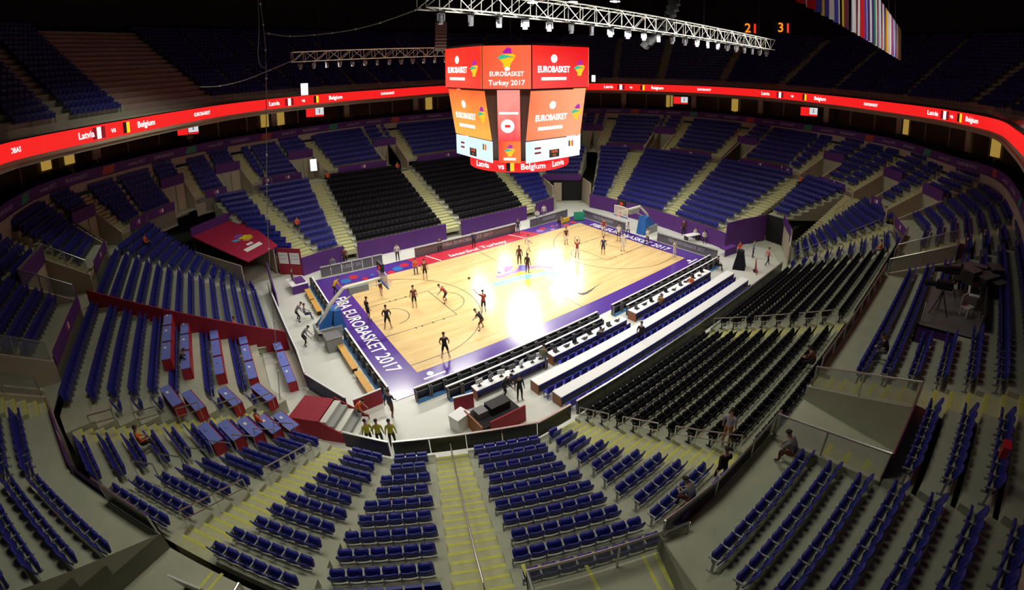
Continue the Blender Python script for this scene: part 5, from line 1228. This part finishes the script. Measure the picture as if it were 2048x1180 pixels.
# flood lamps over the court
for i, (px, py, D, pw) in enumerate(((1065, 2, 33, 0), (1145, 1, 34, 0), (1230, 0, 35, 0))):
    p = at_dist(px, py, D); e = empty('flood_lamp', tuple(p)); tag(e, 'round white flood lamp above the near truss, %s from left' % ORD[i], 'lamp', 'flood lamps over the court')
    MB().cyl((0, 0, -.1), .42, .35, 16, .25).build('housing', black_metal, e); MB().cyl((0, 0, -.13), .36, .03, 16).build('lens', led('flood_lens', (1, .97, .88), 14), e); MB().tube([(0, 0, .25), (0, 0, 34-p[2])], .025, 5).build('hanger', black_metal, e)
# flood lamps high behind the scoreboard that mirror in the varnish
mir = []
for px, py in ((1010, 530), (958, 575), (1085, 519), (1112, 522), (1150, 545), (1150, 568), (1118, 578), (975, 600)):
    g = at(px, py, .04); hgt = 19.6; L_ = g+(g-CAM)*np.array((1, 1, 0))*(hgt/18.17); L_[2] = hgt; mir.append((L_, 1))
g = at(1048, 640, .04); L_ = g+(g-CAM)*np.array((1, 1, 0))*(19.2/18.17); L_[2] = 19.2; mir.append((L_, 9))
for i, (p, k) in enumerate(mir):
    if np.hypot(p[0], p[1]) > 50: pass
    aim = Vector((0, -2, 0))-Vector(p); rot = aim.to_track_quat('-Z', 'Y').to_euler()
    e = empty('arena_floodlight', tuple(p)); e.rotation_euler = rot; tag(e, 'arena floodlight hidden behind the scoreboard, %s of the bank' % ORD[i], 'lamp', 'floodlights behind the scoreboard')
    r_ = .9 if k == 1 else 1.5
    MB().cyl((0, 0, 0), r_*.9, .5, 14, r_*.6).build('housing', black_metal, e)
    MB().cyl((0, 0, -.02), r_*.92, .02, 14).build('lens', led('arena_lens', (1, .96, .85), 1.5), e)
    Lq = bpy.data.lights.new('arena_floodlight_beam', 'AREA'); Lq.shape = 'DISK'; Lq.size = r_*2; Lq.energy = 14 if k == 1 else 110; Lq.spread = math.radians(28); Lq.color = (1, .97, .88)
    lo = link('arena_floodlight_beam', Lq, None, tuple(np.array(p)+np.array(aim.normalized())*.12)); lo.rotation_euler = rot
# line-array loudspeakers
def line_array(p, rz, n, label, M, s=1.0):
    e = empty('line_array_speaker', tuple(p), rz); tag(e, label, 'loudspeaker'); y, z, a = 0, 0, 0
    for i in range(n):
        MB().box((0, y, z), (1.1*s, .55*s, .34*s), tilt=-a).build('speaker_box', M, e); a += .09; z -= .35*s*math.cos(a); y -= .35*s*math.sin(a)*-1
    MB().tube([(0, 0, .2), (0, 0, 34-p[2])], .03, 5).build('chain', black_metal, e)
line_array(at_dist(882, 48, 46), -.4, 8, 'curved grey loudspeaker array left of the scoreboard top', board_grey, 1.0)
line_array(at_dist(1352, -20, 33), .5, 11, 'dark curved loudspeaker array right of the scoreboard', dark_wall, 1.25)
# festoon cables
def cable(pts, label, r=.02, dots=0):
    P = []
    for i in range(len(pts)-1):
        a, b, c, d = pts[max(i-1, 0)], pts[i], pts[i+1], pts[min(i+2, len(pts)-1)]
        for k in range(5): t = k/5; P.append(.5*((2*b)+(-a+c)*t+(2*a-5*b+4*c-d)*t*t+(-a+3*b-3*c+d)*t**3))
    P.append(pts[-1]); o = P[0]; e = empty('hanging_cable', tuple(o)); tag(e, label, 'cable'); MB().tube([p-o for p in P], r, 5).build('rope', mat('rope_grey', (.35, .35, .31), .8, noise=(5, .1)), e)
    ball = MB().ball((0, 0, 0), .055, 6, 4).mesh('bulb', white_paint)
    for k in range(dots): q = P[int((k+.5)*len(P)/dots)]; link('clip', ball, e, tuple(q-o))
cable([at_dist(*p) for p in ((519, -6, 23.5), (531, 100, 23.5), (533, 250, 23.5), (534, 400, 23.4), (541, 560, 23.2), (552, 690, 23.0), (560, 800, 22.6))], 'long pale rope hanging down the left of the picture', .022, 14)
cable([at_dist(*p) for p in ((842, 16, 21.5), (760, 45, 22), (700, 60, 22.4), (640, 68, 22.8), (580, 72, 23.2), (531, 66, 23.5))], 'sagging pale cable from the truss end to the hanging rope', .03, 7)
cable([at_dist(*p) for p in ((588, 120, 43.8), (540, 140, 43), (490, 160, 42), (440, 172, 41), (400, 174, 40.5))], 'thin cable from the far truss end to the left upper tier', .03, 2)
cable([at_dist(*p) for p in ((516, -6, 23), (518, 60, 23), (516, 110, 23.2), (522, 132, 23.4), (531, 136, 23.5))], 'looped black lead beside the hanging rope', .02, 0)

# ------------------------------------------------------------------ hanging national flags
def flagcloth(name, col):
    M = cloth(name, col); nt = M.node_tree; b = nt.nodes['Principled BSDF']; out = nt.nodes['Material Output']; tl = nt.nodes.new('ShaderNodeBsdfTranslucent'); mx = nt.nodes.new('ShaderNodeMixShader'); mx.inputs[0].default_value = .5
    tl.inputs[0].default_value = (*col, 1); nt.links.new(b.outputs[0], mx.inputs[1]); nt.links.new(tl.outputs[0], mx.inputs[2]); nt.links.new(mx.outputs[0], out.inputs[0]); return M
fc = {k: flagcloth('flag_'+k, v) for k, v in dict(red=(.50, .02, .03), white=(.62, .60, .62), blue=(.06, .06, .34), navy=(.05, .03, .16), yellow=(.65, .48, .03), black=(.02, .02, .02), green=(.04, .25, .10), sky=(.22, .36, .60), maroon=(.12, .03, .05), orange=(.55, .20, .03)).items()}
FL = [('red', 'white', 'red'), ('blue', 'yellow', 'blue'), ('white', 'blue', 'white'), ('yellow', 'maroon', 'maroon'), ('navy', 'white', 'maroon'), ('white', 'red', 'red'), ('blue', 'white', 'navy'), ('white', 'blue', 'navy'), ('green', 'white', 'red'), ('sky', 'white', 'sky'), ('red', 'white', 'blue'), ('black', 'orange', 'yellow'), ('white', 'red', 'white'), ('white', 'white', 'red'), ('blue', 'white', 'blue'), ('white', 'blue', 'red'), ('maroon', 'white', 'blue'), ('red', 'yellow', 'red'), ('white', 'sky', 'white')]
fa, fb_ = np.array((-13.0, -27.4)), np.array((20.0, -24.7)); nf = len(FL); dd = (fb_-fa)/np.linalg.norm(fb_-fa); rz = math.atan2(dd[1], dd[0])
for i, cs in enumerate(FL):
    c2 = fa+(fb_-fa)*((i+.5)/nf); e = empty('hanging_flag', v3(c2, 22.35), rz); tag(e, 'hanging flag of %s, %s and %s stripes, %s from the near end' % (*cs, ORD[i]), 'flag', 'flags hanging at the top right')
    wv = 1.62
    for k in range(3):
        mb = MB(); nx = 4; z0 = -2.55
        for j in range(nx):
            x0, x1 = -wv/2+wv*(k*nx+j)/(3*nx), -wv/2+wv*(k*nx+j+1)/(3*nx); f = lambda x: .06*math.sin(x*7+i)
            mb.quad((x0, f(x0), z0), (x1, f(x1), z0), (x1, f(x1)*.3, 0), (x0, f(x0)*.3, 0))
        mb.build('stripe', fc[cs[k]], e, smooth=True)
    MB().tube([(-wv/2, 0, .02), (wv/2, 0, .02)], .025, 5).build('flag_pole', black_metal, e)
    if i % 3 == 0: MB().tube([(0, 0, .02), (0, 0, 11.5)], .015, 4).build('hanging_line', black_metal, e)

# ------------------------------------------------------------------ clocks and small screens
for i, (px, py, t1) in enumerate(((1501, 57, '2'), (1567, 56, '3'))):
    p = at_dist(px, py, 72); f = CAM-p; e = empty('wall_clock', tuple(p), math.atan2(f[1], f[0])+math.pi/2); tag(e, 'orange glowing clock board high on the dark wall, %s' % ('left one' if i == 0 else 'right one'), 'clock')
    MB().box((0, .1, 0), (2.3, .15, 1.7)).build('board', black_metal, e); text(t1, 1.9, led('clock_orange', (1, .25, .01), 1.2), e, 'digit', frame((-.4, -.0, 0), (1, 0, 0), (0, 0, 1))); MB().box((.65, -.0, 0), (.28, .03, 1.35)).build('digit', led('clock_red2', (1, .03, .01), 1.2), e)
_bf = np.arange(-100, 190, .25); _bp = np.array([np.append(BAND(f)+outw(BAND, f)*1.6, 12.9) for f in _bf]); _bq = project(_bp)[:, 0]; _bq[(_bp-CAM)@CF < 0] = 1e6
for i, px in enumerate((376, 630, 1362, 1618)):
    f = float(_bf[np.argmin(abs(_bq-px))]); p = BAND(f)+outw(BAND, f)*1.6; fw = CAM[:2]-p; e = empty('suite_screen', v3(p, 12.2), math.atan2(fw[1], fw[0])+math.pi/2); tag(e, 'small red and white screen hung below the ribbon, %s from left' % ORD[i], 'screen', 'screens under the ribbon')
    MB().box((0, .06, .75), (2.6, .1, 1.35)).build('frame', black_metal, e); MB().box((-.62, 0, .75), (1.2, .03, 1.2)).build('red_half', led_red, e); MB().box((.62, 0, .85), (1.15, .03, .95)).build('white_half', led('screen_pale', (.75, .75, .78), .9), e); MB().box((.62, 0, .25), (1.15, .03, .18)).build('red_footer', led_red, e); MB().tube([(0, .06, 1.4), (0, .06, 2.0)], .03, 5).build('bracket', black_metal, e)
    text('1', .8, led_black, e, 'lettering', frame((.62, -.02, .85), (1, 0, 0), (0, 0, 1)))
# bright doorway signs in the far stands
for i, (px, py, z, D) in enumerate(((609, 180, 0, 62), (1187, 157, 0, 72), (627, 330, 0, 60))):
    p = at_dist(px, py, D-.0); e = empty('lit_sign', tuple(p), math.atan2(*(CAM[:2]-p[:2])[::-1])+math.pi/2); tag(e, ('white glowing doorway in the upper left tier', 'white glowing panel right of the scoreboard', 'white lit panel at the far stand exit')[i], 'light panel'); s = (.9, .55, .8)[i]
    MB().box((0, .05, 0), (s*1.1, .08, s*2.0)).build('housing', board_grey, e); MB().box((0, 0, 0), (s, .04, s*1.8)).build('panel', led('panel_white', (1, .97, .9), 1.6), e)

# ------------------------------------------------------------------ television platform on the right
e = empty('camera_platform', (.3, -31.9, 6.9)); tag(e, 'black television platform with dark purple skirt built over the right seats', 'platform')
MB().box((0, 0, 1.15), (5.0, 2.9, .12)).build('deck', board_grey, e); MB().box((-2.46, 0, .4), (.08, 2.9, 1.6)).build('skirt', purple_cloth, e); MB().box((0, 1.44, .5), (5.0, .08, 1.5)).build('front_skirt', dark_wall, e); MB().box((0, -1.4, 1.75), (5.0, .06, 1.1)).build('back_screen', dark_wall, e)
for x, y in ((-2.3, 1.3), (2.3, 1.3), (-2.3, -1.3), (2.3, -1.3)): MB().tube([(x, y, -.2), (x, y, 2.2)], .04, 6).build('post', steel, e)
MB().tube([(-2.3, 1.3, 2.1), (2.3, 1.3, 2.1)], .03, 6).build('rail', steel, e)
def tv_camera(p, rz, label):
    e = empty('television_camera', p, rz); tag(e, label, 'TV camera')
    for k in range(3):
        t = 2*math.pi*k/3; MB().tube([(0, 0, 1.05), (.5*math.cos(t), .5*math.sin(t), 0)], .03, 5).build('tripod_leg', black_metal, e)
    b = MB().box((0, 0, 1.35), (.28, .8, .35)).build('camera_body', black_metal, e); MB().cyl((0, 0, 0), .11, .5, 12, .14).mesh
    MB().tube([(0, .4, 1.35), (0, .95, 1.33)], [.12, .15], 10).build('lens', black_metal, b); MB().box((.0, -.45, 1.62), (.22, .1, .2)).build('viewfinder', black_metal, b)
    MB().tube([(.1, -.35, 1.2), (.3, -.8, 1.05)], .02, 5).build('pan_handle', steel, e)
tv_camera((1.6, -31.4, 8.14), .3, 'black television camera on tripod at the far end of the platform'); tv_camera((-.6, -31.2, 8.14), .1, 'black television camera on tripod at the near end of the platform')
e = empty('equipment_desk', (1.4, -32.7, 8.14)); tag(e, 'pale desk with dark gear on the television platform', 'desk'); MB().box((0, 0, .7), (1.8, .6, .05)).build('desk_top', white_cloth, e); MB().box((-.3, 0, .9), (.7, .4, .35)).build('mixer', black_metal, e); MB().box((.5, 0, .82), (.4, .4, .2)).build('case', brown_wood, e)
for x in (-.8, .8): MB().box((x, 0, .35), (.05, .5, .7)).build('leg', steel, e)
e = empty('plastic_chair', (-.2, -32.5, 8.14), 2.6); tag(e, 'white plastic chair on the television platform', 'chair'); MB().box((0, 0, .45), (.5, .5, .05)).build('seat', white_paint, e); MB().box((0, -.24, .72), (.5, .05, .5)).build('backrest', white_paint, e)
for x in (-.2, .2):
    for y in (-.2, .2): MB().box((x, y, .22), (.04, .04, .44)).build('leg', white_paint, e)
for i in range(9):
    p = (3.0+.7*math.sin(i*2.2), -32.0-.22*i+.2*math.cos(i*3), 8.55+.16*(i % 4)); e = empty('flight_case', p, i*.5); tag(e, 'black flight case in the pile beyond the television platform, %s' % ORD[i], 'case', 'flight cases beyond the platform'); s = .5+.15*(i % 3)
    MB().box((0, 0, s*.4), (s*1.5, s, s*.8)).build('body', black_metal, e); MB().box((0, 0, s*.82), (s*1.54, s*1.04, .04)).build('lid', board_grey, e)
e = empty('extinguisher_box', tuple(at(2010, 900, 10.0))); tag(e, 'small red box on the rail at the right edge', 'box'); MB().box((0, 0, 0), (.35, .2, .3)).build('body', red_paint, e); MB().box((0, 0, .17), (.37, .22, .04)).build('lid', red_paint, e)

# ------------------------------------------------------------------ people
def look(p, rel):
    """heading with rel degrees turned clockwise from looking away from the camera"""
    f = np.array(p[:2])-CAM[:2]; return math.atan2(f[1], f[0])-math.pi/2-math.radians(rel)
blk, brn, red_, wht, nvy, org, yel, gry, blu, lbl = (cloth('black', (.015, .013, .013)), cloth('brown', (.13, .035, .02)), cloth('redshirt', (.30, .03, .02)), cloth('white', (.72, .70, .66)), cloth('navy', (.03, .035, .10)), cloth('orange_vest', (.80, .13, .02)), cloth('yellow_jacket', (.42, .42, .02)), cloth('grey', (.20, .20, .22)), cloth('blue', (.03, .05, .25)), cloth('lightblue', (.25, .40, .55)))
def stand(px, py, pose, rel, label, shirt, legs, z=.045, **k):
    p = at(px, py, z); return person(tuple(p), look(p, rel), pose, label, shirt, legs, **k)
S = 1.06
stand(851, 559, 'stand', 0, 'player in brown top and black shorts by the far three-point line, seen from behind', brn, blk, scale=S)
stand(830, 616, 'stand', -10, 'player in brown top standing inside the left free-throw lane', brn, blk, scale=S)
stand(891, 605, 'bend', -75, 'player in red-brown top crouching to the left at the free-throw circle', red_, blk, scale=S)
stand(968, 626, 'reach', -20, 'player raising the left arm to shoot near the arc', red_, blk, scale=S, skin=2)
stand(963, 659, 'bend', -60, 'player bending to the left in front of the shooter', blk, brn, scale=S)
stand(892, 716, 'wide', 0, 'player in black seen from behind at the near three-point line', blk, blk, scale=S, socks=wht)
stand(777, 658, 'wide', 0, 'player in black shirt seen from behind near the left baseline', blk, blk, scale=S, sleeves=True)
stand(738, 640, 'stand', 60, 'slim player in black standing on the left baseline', blk, blk, scale=S)
stand(763, 591, 'walk', 20, 'player half hidden behind the left backboard', blk, brn, scale=S)
stand(1039, 530, 'stand', 0, 'dark figure standing at the far edge of the centre logo', brn, blk, scale=S, skin=1)
stand(1055, 547, 'stand', 30, 'dark figure standing on the centre logo', blk, brn, scale=S, skin=1)
stand(1132, 489, 'stand', 150, 'player with white shorts and dark top beyond the right arc', brn, wht, scale=S)
stand(1154, 517, 'armsup', 0, 'player in red top and white shorts with both arms raised', red_, wht, scale=S)
stand(1056, 506, 'walk', 60, 'player in white walking near the red carpet', wht, wht, scale=S)
stand(1206, 510, 'stand', 0, 'player in navy number jersey in the right lane', nvy, nvy, scale=S)
stand(1245, 502, 'stand', 170, 'player in all white standing in the right lane', wht, wht, scale=S, long_legs=True)
stand(1207, 470, 'stand', 180, 'player in red top by the right baseline', red_, wht, scale=S)
stand(1237, 482, 'stand', 180, 'player in white top and dark shorts under the right basket', wht, blk, scale=S)
stand(1294, 491, 'walk', -40, 'person in white top and dark trousers on the right baseline', wht, blk, scale=S, long_legs=True)
stand(1348, 516, 'wide', 120, 'player in all white at the near right corner of the court', wht, wht, scale=S, long_legs=True, shoes=wht)
for i, (px, py, pose, rel, sh, lg_, lab) in enumerate(((832, 545, 'sit', 180, org, nvy, 'seated person in orange beside the scorer benches'), (796, 522, 'stand', 0, wht, blk, 'person in white shirt by the far stairs'), (880, 500, 'sit', 180, brn, blk, 'person in dark red sitting behind the long grey board'), (692, 530, 'stand', 170, brn, blk, 'person in brown standing behind the far left grey board'),
     (667, 540, 'sit', 170, gry, blk, 'person in grey sitting behind the far left grey board'), (1036, 468, 'stand', 150, nvy, nvy, 'person in navy standing at the right end of the red carpet'), (948, 496, 'stand', 0, nvy, blk, 'person in dark purple standing on the red carpet'), (1075, 440, 'sit', 180, wht, blk, 'person in white sitting beyond the far grey board'), (1088, 437, 'stand', 180, wht, gry, 'person in white standing beyond the far grey board'),
     (1118, 455, 'bend', 120, brn, blk, 'person bending over the yellow board in the far corner'), (1256, 468, 'sit', 180, wht, nvy, 'person in white sitting under the far basket'), (1366, 470, 'stand', 180, brn, blk, 'person in brown walking behind the far grey board'), (1390, 478, 'sit', 150, wht, blk, 'person in white sitting at the table right of the far basket'), (1408, 484, 'sit', 170, wht, blk, 'second person in white at the table right of the far basket'),
     (1478, 508, 'sit', 140, org, blk, 'steward in orange sitting at the tunnel mouth'), (1505, 515, 'stand', 100, lbl, blk, 'person in light blue at the tunnel mouth'), (1534, 531, 'walk', 60, cloth('pink', (.65, .20, .16)), blk, 'person in pink top walking by the tunnel wall'), (1433, 540, 'sit', 90, blk, blk, 'person in black sitting at the end of the court boards'),
     (785, 832, 'walk', 30, nvy, brn, 'man in dark clothes walking past the red barrier'), (1088, 738, 'stand', 20, cloth('olive', (.20, .19, .10)), gry, 'person in olive standing between the press tables'), (1040, 800, 'stand', 160, blk, blk, 'cameraman in black behind the red booth'), (1010, 790, 'bend', 90, blk, blk, 'cameraman in black bending in the booth'),
     (1280, 690, 'stand', 10, blk, blk, 'person in black standing between the long white tables'), (1200, 690, 'sit', 0, nvy, nvy, 'person in navy sitting at the front press table'), (1320, 620, 'sit', 0, cloth('ochre', (.35, .20, .05)), nvy, 'person in ochre sitting behind the front press table'), (1380, 580, 'sit', 0, org, blu, 'person in orange and blue sitting behind the front press table'),
     (612, 640, 'sit', 90, gry, nvy, 'photographer in grey sitting beside the orange bench'), (598, 642, 'bend', 80, gry, blk, 'photographer crouching beside the orange bench'), (612, 690, 'bend', 100, gry, blk, 'photographer bending over cables by the left barrier'), (640, 682, 'sit', 100, wht, blk, 'person with white cap sitting behind the left basket'),
     (588, 575, 'stand', 80, brn, gry, 'operator standing at the purple control table'), (672, 590, 'bend', 60, cloth('amber', (.70, .35, .02)), blk, 'two-tone amber figure bending in the far left corner of the court'))):
    stand(px, py, pose, rel, lab, sh, lg_, z=.02, sleeves=2, long_legs=True)
for i, (px, py) in enumerate(((742, 893), (763, 893), (788, 893))):
    stand(px, py, 'stand', (-20, 10, 0)[i], 'steward in yellow jacket by the front rail, %s' % ('left one', 'middle one', 'right one')[i], yel, blk, z=0, sleeves=2, long_legs=True, group='stewards in yellow jackets')
stand(720, 840, 'bend', 110, 'steward in orange vest leaning by the red barrier', org, gry, z=0, sleeves=True, long_legs=True)
_sp = np.array([[s[1][0], s[1][1], s[2]+.6] for s in SEATS if s[4] != 'upper tier']); _sl = [s for s in SEATS if s[4] != 'upper tier']; _sq = project(_sp)
def sit_at(px, py, label, shirt, legs, pose='sit', fwd=.02, **k):
    i = int(np.argmin(np.hypot(_sq[:, 0]-px, _sq[:, 1]-py))); s = _sl[i]; d = np.array((-math.sin(s[3]), math.cos(s[3])))
    return person(v3(np.array(s[1])+d*(.24+fwd), s[2]+.02), s[3], pose, label, shirt, legs, long_legs=True, sleeves=2, **k)
for px, py, lab, sh, lg_, ps in ((268, 885, 'spectator in orange shirt sitting alone in the left block', org, blk, 'sit'), (500, 862, 'steward in orange vest sitting by the corner desks', org, nvy, 'sit'), (474, 656, 'steward in orange vest beside the red partition', org, blk, 'sit'), (366, 722, 'man in dark clothes sitting at a blue press desk', blk, brn, 'sitlean'),
    (1642, 735, 'man in dark top leaning forward in the right stand', brn, blk, 'sitlean'), (1602, 860, 'man in grey sitting in the front row of the right stand', gry, brn, 'sitlean'), (1805, 715, 'man in black sitting in the third row of the right stand', blk, gry, 'sitlean'), (1772, 500, 'steward in orange sitting at the top right of the black rows', org, gry, 'sit'),
    (1400, 1010, 'person in grey sitting behind the ledge at the bottom', gry, brn, 'sitlean'), (651, 358, 'steward in orange vest at the top of the far black block', org, blk, 'sit'), (790, 330, 'steward in orange vest at the top of the far middle stairs', org, blk, 'sit'), (586, 448, 'steward in orange vest beside the far left stairs', org, blk, 'sit'), (1592, 355, 'steward in orange vest high in the right stand', org, blk, 'sit'), (280, 484, 'steward in orange vest in the far left corner', org, blk, 'sit')):
    sit_at(px, py, lab, sh, lg_, ps)
p = at(1440, 960, 4.85); person((p[0], p[1], 4.62), look(p, -30), 'walk', 'man in black walking down the yellow stairs at lower right', blk, blk, long_legs=True, sleeves=2)
p = at(1452, 880, 4.75); person((p[0], p[1], 4.5), look(p, 20), 'stand', 'person in pale lilac top and orange trousers on the right stairs', cloth('lilac', (.45, .40, .55)), cloth('rust', (.40, .15, .03)), long_legs=True, sleeves=2)
# ball in flight near the arc and small floor props
e = empty('basketball', tuple(at(938, 556, .12))); tag(e, 'basketball lying on the court between arc and centre logo', 'ball'); MB().ball((0, 0, 0), .12, 14, 10).build('cover', mat('ball_brown', (.18, .07, .02), .6, noise=(20, .2)), e, smooth=True); MB().tube([(.122*math.cos(t), .122*math.sin(t), 0) for t in np.linspace(0, 2*math.pi, 17)], .005, 4).build('seam', black_line, e)
e = empty('green_bin', tuple(at(1158, 441, 0))); tag(e, 'green screen board standing in the far corner of the court', 'board'); MB().box((0, 0, .55), (1.3, .12, 1.1), -.6).build('panel', mat('green_board', (.02, .35, .20), .5, noise=(3, .1)), e); MB().box((0, 0, .05), (1.3, .4, .06), -.6).build('foot', black_metal, e)
e = empty('yellow_board', tuple(at(1131, 445, 0))); tag(e, 'low yellow board on the far side of the court', 'board'); MB().box((0, 0, .3), (1.4, .1, .5), .1).build('panel', mat('yellow_board', (.80, .58, .02), .5, noise=(3, .1)), e); MB().box((0, 0, .03), (1.3, .3, .05), .1).build('foot', black_metal, e)
e = empty('dark_camera_cover', tuple(at(1478, 535, 0)), .4); tag(e, 'dark draped camera stand beside the last press tables', 'camera stand'); MB().hexa([(-.7, -.6, 0), (.7, -.6, 0), (.7, .6, 0), (-.7, .6, 0)], [(-.35, -.3, 1.5), (.35, -.3, 1.5), (.35, .3, 1.5), (-.35, .3, 1.5)]).build('cover', black_seat, e); MB().box((0, 0, 1.6), (.4, .7, .3)).build('camera_body', black_metal, e)
e = empty('purple_table', tuple(at(1456, 508, 0)), -.2); tag(e, 'purple-skirted table at the right end of the floor', 'table'); MB().box((0, 0, .74), (1.9, .7, .05)).build('table_top', purple_cloth, e); MB().box((0, -.34, .37), (1.9, .04, .72)).build('skirt', purple_cloth, e)
e = empty('red_pennant', tuple(at(1512, 545, 0)), .6); tag(e, 'small dark red triangular board near the tunnel', 'board'); MB().add([(-.6, 0, 0), (.6, 0, 0), (.6, 0, 1.2), (-.6, .06, 0), (.6, .06, 0), (.6, .06, 1.2)], [[0, 1, 2], [5, 4, 3], [0, 3, 4, 1], [1, 4, 5, 2], [2, 5, 3, 0]]).build('panel', red_cloth, e); MB().box((.3, .03, .02), (.7, .4, .04)).build('foot', black_metal, e)
e = empty('officials_table', tuple(at(1383, 482, 0)), -.35); tag(e, 'white table behind the grey board right of the far basket', 'table'); MB().box((0, 0, .74), (1.7, .8, .05)).build('table_top', white_cloth, e)
for x in (-.75, .75): MB().box((x, 0, .36), (.05, .7, .72)).build('leg', black_metal, e)
